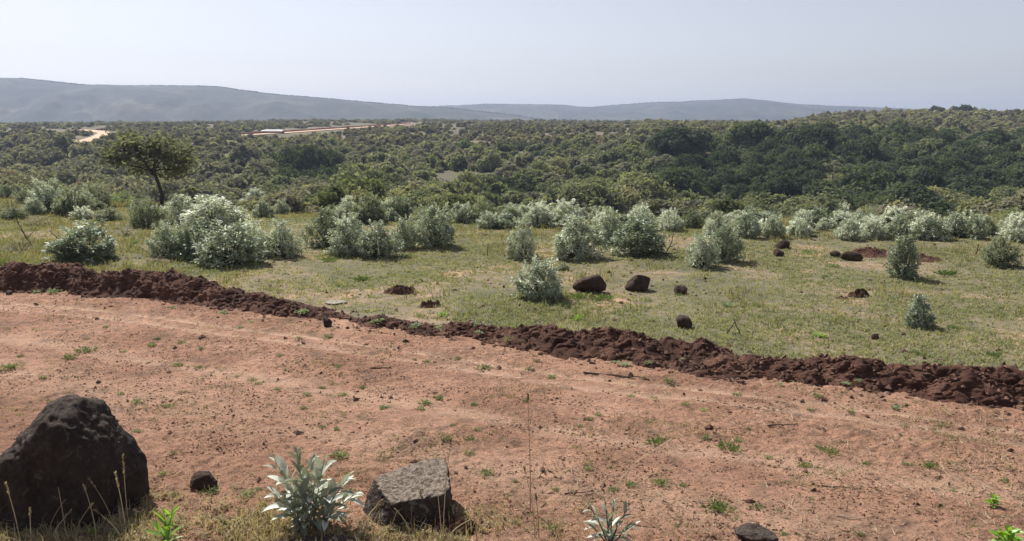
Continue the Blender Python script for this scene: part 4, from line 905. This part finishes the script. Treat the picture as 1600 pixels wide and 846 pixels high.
LAND = [(110, 720, 'the big boulder'), (310, 750, 'the half-buried stone'), (490, 770, 'the silver-leaved seedling'), (650, 760, 'the squarish rock'), (945, 810, 'the near silver-leaved sprig'),
        (1225, 666, 'the curved twig'), (960, 588, 'the long stick'), (600, 577, 'the short grey stick'), (1182, 838, 'the bottom-edge rock'), (1551, 775, 'the bright green sapling'), (512, 506, 'the lone stone in the gap'),
        (1140, 530, 'the two broken sticks'), (300, 470, 'the left earth ridge'), (850, 530, 'the middle earth ridge'), (1450, 590, 'the right earth ridge'), (1434, 490, 'the small shrub in the grass'), (30, 455, 'the two stones at the left edge'), (1070, 505, 'the lone black rock'), (844, 440, 'the lone front silver shrub')]
WL = """236,541,18 284,536,15 315,545,12 246,530,14 139,550,34 193,551,12 30,558,15 17,577,32 110,561,24 278,572,20 312,575,18 370,589,10 395,595,18 66,591,15 188,617,14 258,635,16 212,630,20 166,512,12 86,459,22g 55,457,15g
268,482,14g 348,491,18g 378,512,12g 390,504,12g 512,527,22 466,530,15 467,541,10 471,490,22g 588,505,24g 650,512,24g 685,515,18g 745,508,20g 750,520,16g 794,533,20 647,562,10 669,565,11 714,561,13 755,576,28 529,573,16 437,556,12
480,618,18 537,618,18 505,607,12 435,609,15 472,638,14 684,622,22 665,632,24 657,640,16 742,632,16 600,637,22 566,607,12 404,601,16 839,564,12 960,567,14g 977,571,19g 1015,569,17g 1046,596,24 986,620,14 1022,623,14 1072,633,18 1100,642,10l 864,590,18 827,578,16 1151,618,16 1067,563,10g
820,627,12 1220,602,14g 1277,620,18 1217,620,8 1266,642,14 1329,644,18 1402,638,18g 1324,601,16g 1341,596,12g 1435,554,20y 1550,556,22y 1280,527,22l 1488,513,20y 530,716,34 759,742,26 708,666,14 744,672,14 733,686,18 695,687,18 733,710,18 526,672,14 503,669,16 405,766,15
1025,692,32y 1105,685,22 1143,700,34y 1155,690,16 920,734,20 866,765,18 956,767,18 985,758,22 1030,756,28y 1069,760,16 1125,797,44y 1185,795,22y 1058,820,14 860,824,22 905,667,14 935,649,14 922,656,16 1168,671,12 1200,716,16 805,753,14 1278,697,18 1300,706,30y 1258,728,22y 1353,725,16
1418,727,18 1453,730,24y 1567,753,18 1488,767,14 1268,780,12 1343,836,18 1225,836,18 1248,836,10 1216,797,12 1468,666,14 215,675,18 270,710,16 323,704,10 256,742,20 330,768,34 273,773,16 387,772,34 520,408,28y 565,438,22y 530,448,12 640,402,20y 745,378,16b 755,368,14b 1010,470,22 1180,478,18 1250,508,14 1140,480,22g
1060,462,14 900,466,30y 940,470,34y 880,478,24 1480,430,30y 1300,417,22 1260,395,20 1000,445,14y 1340,500,12 160,405,18y 210,380,18 440,440,10y 690,495,16l 905,500,20l 960,490,14""".split()
import re
wl = []
for s_ in WL:
    m = re.match(r'(\d+),(\d+),(\d+)([a-z]?)', s_); x_, y_, w_ = map(int, m.groups()[:3]); kd = {'g': 'grey', 'l': 'lime', 'y': 'grassy', 'b': 'dry', '': 'leafy'}[m.group(4)]
    best = min(LAND, key=lambda q: math.hypot(q[0]-x_, (q[1]-y_)*1.7)); dx, dy = x_-best[0], (y_-best[1])*1.7; dist = math.hypot(dx, dy)
    side = ('right of' if dx > 0 else 'left of') if abs(dx) > abs(dy) else ('in front of' if dy > 0 else 'beyond')
    wl.append([x_, y_, w_, kd, f'{side} {best[2]}', dist])
wl.sort(key=lambda q: q[5]); seen = {}
ORD = ['nearest', 'second nearest', 'third nearest', 'fourth nearest', 'fifth nearest', 'sixth nearest', 'seventh nearest', 'eighth nearest', 'ninth nearest', 'tenth nearest', 'eleventh nearest', 'twelfth nearest']
ADJ = {'grey': 'grey-green', 'lime': 'bright green', 'grassy': 'grassy green', 'dry': 'dry yellow', 'leafy': 'small-leaved green'}
for x_, y_, w_, kd, ph, dist in wl:
    k_ = (kd, ph); i_ = seen.get(k_, 0); seen[k_] = i_+1
    p = P(x_, y_); m_ = mpp(p); me = WD[kd][int(RNG.integers(0, 3))]
    # on a ridge: lift onto its face
    zz = p.z
    for Xg, Yg, Zg in RG:
        if Xg[0, 0] < p.x < Xg[0, -1]:
            c_ = int((p.x-Xg[0, 0])/(Xg[0, -1]-Xg[0, 0])*(Xg.shape[1]-1)); dcol = raydir(x_, y_)
            tt_ = Yg[:, c_]/dcol[1]; zr = H+dcol[2]*tt_; hit = np.where(Zg[:, c_] > zr)[0]
            if len(hit) and Yg[hit[0], c_] <= p.y+.02: p = Vector((p.x*Yg[hit[0], c_]/p.y, Yg[hit[0], c_], Zg[hit[0], c_]))
    sc = w_*m_/2*1.05; o = link('weed', me, None, None, (p.x, p.y, p.z-.003)); o.rotation_euler = (0, 0, RNG.uniform(0, 6.28)); o.scale = (sc, sc, sc*RNG.uniform(.6, .95))
    tag(o, f'{ADJ[kd]} weed, {ORD[min(i_, 11)]} one {ph}' if i_ < 12 else f'{ADJ[kd]} weed {ph}', 'weed', 'weeds in the soil and grass')
# ---------------------------------------------------------------- near plants
def lance(base, d, L, W, up=(0, 0, 1), droop=.5, fold=.25, seg=6):
    """one long curved leaf as a strip folded along its rib"""
    d = Vector(d).normalized(); s = d.cross(Vector(up)); s = (s if s.length > .1 else Vector((1, 0, 0))).normalized(); V = []; p = Vector(base)
    dirn = d.copy()
    for i_ in range(seg+1):
        t = i_/seg; wd = W*.5*(math.sin(math.pi*min(1, t*.93+.05))**.8) if i_ < seg else .0005
        nn = s.cross(dirn).normalized(); V += [(p-s*wd+nn*wd*fold*2)[:], p[:], (p+s*wd+nn*wd*fold*2)[:]]
        dirn = (dirn+Vector((0, 0, -1))*droop/seg).normalized(); p = p+dirn*(L/seg)
    Fc = []
    for i_ in range(seg):
        a = i_*3; Fc += [(a, a+1, a+4, a+3), (a+1, a+2, a+5, a+4)]
    return np.array(V), np.array(Fc)
def leafy_shoots(name, loc, shoots, leafL, leafW, mat, stemmat, label, cat, seed, every=.036, droop=.8, srad=.0045):
    r = random.Random(seed); e = empty(name, loc)
    for (bx, by, tx, ty, tz) in shoots:
        a = Vector((bx, by, -.02)); b = Vector((tx, ty, tz)); mid = a.lerp(b, .5)+Vector((-.15*(tx-bx), 0, .02)); n = 9
        pts = [a*(1-t)**2+mid*2*t*(1-t)+b*t*t for t in [i_/n for i_ in range(n+1)]]
        V, Fc = tube(pts, srad, srad*.5, 7); st = link('stem', np_mesh('stem', V, Fc, None, True), stemmat, e)
        L = (b-a).length; cnt_ = max(6, int(L/every*1.15)); parts = []; tints = []; az = r.uniform(0, 6.28)
        for j in range(cnt_):
            t = .12+.88*j/(cnt_-1); f = t*n; i_ = min(int(f), n-1); q = pts[i_].lerp(pts[i_+1], f-i_); ax = (pts[i_+1]-pts[i_]).normalized(); az += 2.4
            o1 = Vector((math.cos(az), math.sin(az), 0)); o1 = (o1-ax*o1.dot(ax)).normalized(); ang = 1.15-.85*t+r.uniform(-.15, .15)
            dd = o1*math.sin(ang)+ax*math.cos(ang); sc = (.65+.7*math.sin(math.pi*min(1, t*.9+.08)))*r.uniform(.8, 1.15)*(.75 if t > .9 else 1)
            V, Fc = lance(q, dd, leafL*sc, leafW*sc, (r.uniform(-.3, .3), r.uniform(-.3, .3), 1), droop*r.uniform(.3, 1.5), r.uniform(.1, .4)); parts.append((V, Fc)); tints.append(np.full(len(V), r.random()))
        V, Fc = merge(parts); link('leaves', np_mesh('leaves', V, Fc, np.concatenate(tints), True), mat, e)
    tag(e, label, cat); return e
p = P(480, 832)
leafy_shoots('silver_seedling', p+Vector((0, .03, .0)), [(x1, y1, x2*.95, y2, z2*1.3) for (x1, y1, x2, y2, z2) in [(0, 0, -.045, 0, .37), (-.03, .02, -.20, .04, .33), (.02, .02, .11, .05, .33), (.05, -.01, .26, .02, .25), (-.02, -.02, -.19, -.05, .20), (.03, 0, .17, -.03, .22), (.02, -.03, .04, -.06, .18), (0, .03, .02, .08, .30), (.06, .03, .30, .05, .16), (-.03, 0, -.10, -.06, .15), (.08, -.02, .20, -.07, .13), (0, -.02, -.02, -.07, .24), (.03, 0, .07, -.05, .28), (-.02, 0, -.13, .0, .27)]], .112, .036, M_SILVERFG, M_STEMP, 'leafy silver-grey seedling with long felted leaves, left of the squarish rock', 'plant', 3)
p = P(952, 855)
leafy_shoots('silver_seedling', p, [(0, 0, -.03, 0, .28), (0, 0, .10, .02, .22), (0, 0, -.11, .02, .23), (0, .0, .04, -.05, .16), (.0, 0, .14, 0, .14), (0, 0, -.12, -.02, .15), (0, 0, .03, .05, .25)], .072, .020, M_SILVERFG, M_DEAD, 'small silver-leaved sprig with dark twigs, cut by the bottom edge right of the centre', 'plant', 5, .034)
p = P(262, 850)
leafy_shoots('bright_sprig', p, [(0, 0, .045, 0, .21), (0, 0, -.01, .01, .18), (0, 0, -.05, -.01, .11)], .085, .022, M_LIME, M_LIME, 'bright yellow-green leafy sprig at the bottom, right of the big boulder', 'plant', 7, .03, .3)
p = P(145, 838)
leafy_shoots('bright_sprig', p, [(0, 0, -.01, 0, .035), (0, 0, .02, 0, .03)], .022, .012, M_LIME, M_LIME, 'tiny bright green sprout in front of the big boulder', 'plant', 9, .012, .3, .0015)
p = P(1551, 790)
leafy_shoots('green_sapling', p, [(0, 0, 0, 0, .06), (0, 0, .025, .01, .04), (0, 0, -.022, 0, .035), (0, 0, 0, -.02, .03)], .034, .020, M_LIME, M_STEM, 'small bright green sapling with its dark shadow, alone near the right edge', 'plant', 11, .012, .5, .002)
p = P(1574, 856)
leafy_shoots('green_sapling', p, [(0, 0, 0, 0, .12), (0, 0, .05, .01, .10), (0, 0, -.05, 0, .10), (0, 0, .02, -.05, .08), (0, 0, -.06, .03, .07), (0, 0, .07, .0, .05)], .045, .026, M_LIME, M_STEM, 'larger bright green leafy plant at the lower right corner', 'plant', 13, .014, .5, .0025)
# tall dry grass stalks with seed heads
def stalk(px, py, tx, ty, label, headpx=22, dy=0.0, curve=.15, mat=M_STRAW, seed=0, group=None):
    p = P(px, min(py, 843)); 
    if py > 843:
        q = flat(px, py); p = Vector((q[0], q[1], float(road_z(q[0], q[1]))))
    d = raydir(tx, ty); yt = p.y+dy; t = yt/d[1]; tip = Vector((d[0]*t, yt, H+d[2]*t)); m_ = mpp(p)
    e = empty('dry_grass_stalk', p); b = tip-p; n = 10; side = Vector((b.x, 0, 0))
    pts = [Vector((b.x*(t_**(1+curve*4)), b.y*t_, b.z*(t_**(1-curve*.6)))) for t_ in [i_/n for i_ in range(n+1)]]
    V, Fc = tube(pts, .0030, .0018, 5); link('stem', np_mesh('stem', V, Fc, np.full(len(V), .7+.5*random.random())), mat, e)
    if headpx:
        ax = (pts[-1]-pts[-2]).normalized(); L = headpx*m_; st = pts[-1]-ax*L*.5; nb_ = 46
        tt_ = RNG.random(nb_); az = RNG.uniform(0, 6.28, nb_); a1 = np.array(ax.orthogonal().normalized()[:]); a2 = np.cross(np.array(ax[:]), a1)
        rd2 = np.cos(az)[:, None]*a1+np.sin(az)[:, None]*a2; B_ = np.array(st[:])+np.array(ax[:])*(tt_*L)[:, None]; D_ = rd2*.35+np.array(ax[:])
        V, Fc, T = leaves_on(B_, D_, .020, .008, .0); link('seed_head', np_mesh('seed_head', V, Fc, T), mat, e)
    tag(e, label, 'grass stalk', group)
ST = [
 (32, 850, 12, 766, 'tall dry stalk leaning left before the left side of the boulder', 20), (24, 850, 22, 818, 'short straight pale stalk at the far left of the boulder', 0), (50, 850, 47, 803, 'feathery pale stalk standing at the left third of the boulder', 16),
 (82, 850, 104, 806, 'stalk bending right in front of the boulder, lower one of a pair', 18), (76, 850, 103, 780, 'straight thin stalk crossing the boulder at its middle', 0), (104, 840, 91, 762, 'thin dark stalk rising left before the boulder middle', 0),
 (60, 850, 58, 828, 'very short pale blade at the boulder foot, left of its middle', 0), (150, 838, 133, 765, 'thin dark stalk with few seeds before the right half of the boulder', 8), (120, 838, 141, 792, 'short stalk with pale tip slanting right before the boulder', 10),
 (178, 830, 145, 757, 'long arched stalk bowing left in front of the boulder', 16), (190, 845, 155, 803, 'stalk with a pale head slanting left at the boulder right foot', 16), (196, 830, 183, 752, 'stalk with a thick pale head before the boulder right side', 24),
 (200, 815, 193, 728, 'tallest thick-headed pale stalk before the boulder right side', 30), (174, 800, 172, 768, 'short seed head stalk left of the thick-headed pair', 14), (-10, 812, 10, 783, 'stalk entering from the left edge before the boulder', 10),
 (215, 850, 246, 790, 'stalk leaning right just right of the boulder foot', 0), (330, 800, 375, 765, 'thin pale stalk leaning right near the half-buried stone', 0), (405, 845, 372, 768, 'thin arched stalk left of the silver-leaved seedling', 0),
 (560, 845, 591, 788, 'pale stalk with a full head slanting right before the squarish rock', 14), (568, 848, 589, 796, 'thinner pale stalk beside the full-headed one before the squarish rock', 12), (650, 800, 637, 768, 'short thin stalk in front of the squarish rock face', 0),
 (657, 820, 657, 772, 'upright thin stalk with small seeds before the squarish rock', 10), (640, 835, 616, 794, 'dark thin stalk slanting left before the squarish rock', 0), (690, 850, 684, 772, 'straight pale stalk before the right end of the squarish rock', 0),
 (693, 848, 704, 692, 'tall branched stalk rising above the squarish rock', 12), (760, 760, 768, 745, 'short stalk right of the squarish rock', 0), (836, 846, 820, 735, 'tall thin upright stalk right of the centre, left one', 6), (829, 800, 825, 622, 'very tall thin dark stalk near the centre of the picture', 10),
 (842, 846, 838, 780, 'short upright stalk beside the tall thin ones', 8), (832, 818, 848, 792, 'stalk with a pale tip bending right near the sprig', 10), (870, 845, 898, 772, 'long bent stalk rising to the left of the near silver sprig', 10), (905, 800, 955, 728, 'arched pale stalk with a long head above the near silver sprig', 22),
 (905, 838, 925, 780, 'pale thin stalk behind the left twigs of the near sprig', 0), (965, 765, 1048, 688, 'long straight pale stalk slanting far to the right', 14), (846, 770, 853, 758, 'tiny pale seed head stalk right of the tall thin one', 8), (873, 748, 884, 738, 'tiny seed head slanting right, above the near sprig', 10),
 (870, 845, 888, 800, 'thin dry stalk low behind the bent one near the sprig', 0), (745, 848, 740, 800, 'thin dry stalk at the right of the crumbling mound', 0), (700, 848, 735, 812, 'thin dry stalk leaning right over the crumbling mound', 0), (428, 720, 420, 690, 'thin stalk sticking up at the upper left of the seedling', 0)]
for i_, s_ in enumerate(ST): stalk(s_[0], s_[1], s_[2], s_[3], s_[4], s_[5], dy=random.uniform(-.03, .03), seed=i_)
# arching dry canes beside two silver shrubs
q = P(935, 405); m_ = mpp(q)
for off, lb in ((0, 'pale arching dead cane beside the wide shrub right of the centre, left one'), (9, 'pale arching dead cane beside the wide shrub right of the centre, right one')):
    pts = [Vector((off*m_-22*m_*math.sin(t*1.9), -.05, 22*m_*math.sin(t*1.57)*1.0)) for t in [i_/8 for i_ in range(9)]]
    V, Fc = tube(pts, .006, .003, 5); o = link('dead_cane', np_mesh('dead_cane', V, Fc, np.full(len(V), .6)), M_STRAW, None, q); tag(o, lb, 'dead cane')
# ---------------------------------------------------------------- low pale building by the far road
q = P(421, 209.5); m_ = mpp(q); e = empty('low_shed', (q.x, q.y+1.5, float(ground_z(q.x, q.y+1.5))))
L_ = 34*m_; n = 14; xs = np.linspace(-.5, .5, n)*L_; prof = [(0, 0.05), (0, .35), (.9, .62), (1.8, .62), (2.7, .35), (2.7, .05)]
V = []; Fc = []
for x_ in xs:
    k_ = 1-.35*abs(x_/(L_/2))**4
    for (a_, b_) in prof: V.append((x_, a_, b_*k_+.35))
for i_ in range(n-1):
    for j in range(5): Fc.append((i_*6+j, i_*6+j+1, (i_+1)*6+j+1, (i_+1)*6+j))
M_WHITE = plain_mat('pale_sheeting', (.6, .6, .58), (.8, .8, .78), 2); link('roof', np_mesh('roof', np.array(V), np.array(Fc)), M_WHITE, e)
V = []; Fc = []
for (x0, y0, x1, y1) in ((-L_*.47, .1, L_*.47, 2.6),):
    V = [(x0, y0, -.4), (x1, y0, -.4), (x1, y1, -.4), (x0, y1, -.4), (x0, y0, .42), (x1, y0, .42), (x1, y1, .42), (x0, y1, .42)]; Fc = [(0, 1, 5, 4), (1, 2, 6, 5), (2, 3, 7, 6), (3, 0, 4, 7)]
link('wall', np_mesh('wall', np.array(V, float), np.array(Fc)), M_BANK, e); tag(e, 'long low whitish roof at the left end of the far straight road', 'shed')
# thin bare poles and dead stems on the far plain
for i_, (px_, py_, h_) in enumerate([(290, 214, 18), (318, 222, 20), (345, 226, 16), (356, 214, 12), (268, 206, 16), (795, 200, 14), (812, 199, 12), (838, 200, 13), (700, 207, 14), (1297, 308, 42)]):
    q = P(px_, py_); m_ = mpp(q); V, Fc = tube(wig((0, 0, 0), (random.uniform(-.2, .2), 0, h_*m_), 6, .02, i_), .07, .03, 5)
    o = link('bare_stem', np_mesh('bare_stem', V, Fc), M_DEAD, None, q); tag(o, 'thin bare stem rising from scrub on the far plain' if i_ < 9 else 'thin bare tree stem at the foot of the dark slope', 'dead stem', 'bare stems on the far plain' if i_ < 9 else None)
# ---------------------------------------------------------------- haze
hv = np.array([(x_, y_, z_) for x_ in (-2600, 2600) for y_ in (-60, 2600) for z_ in (-60, 68)], float)
hf = np.array([(0, 1, 3, 2), (4, 6, 7, 5), (0, 4, 5, 1), (2, 3, 7, 6), (0, 2, 6, 4), (1, 5, 7, 3)])
m, t, o = mat_new('air'); pv = t.nodes.new('ShaderNodeVolumePrincipled'); pv.inputs['Color'].default_value = (.58, .69, .93, 1); pv.inputs['Density'].default_value = .00042; pv.inputs['Anisotropy'].default_value = .25
t.links.new(pv.outputs[0], o.inputs['Volume'])
hz_ = link('haze', np_mesh('haze', hv, hf), m); tag(hz_, kind='stuff')
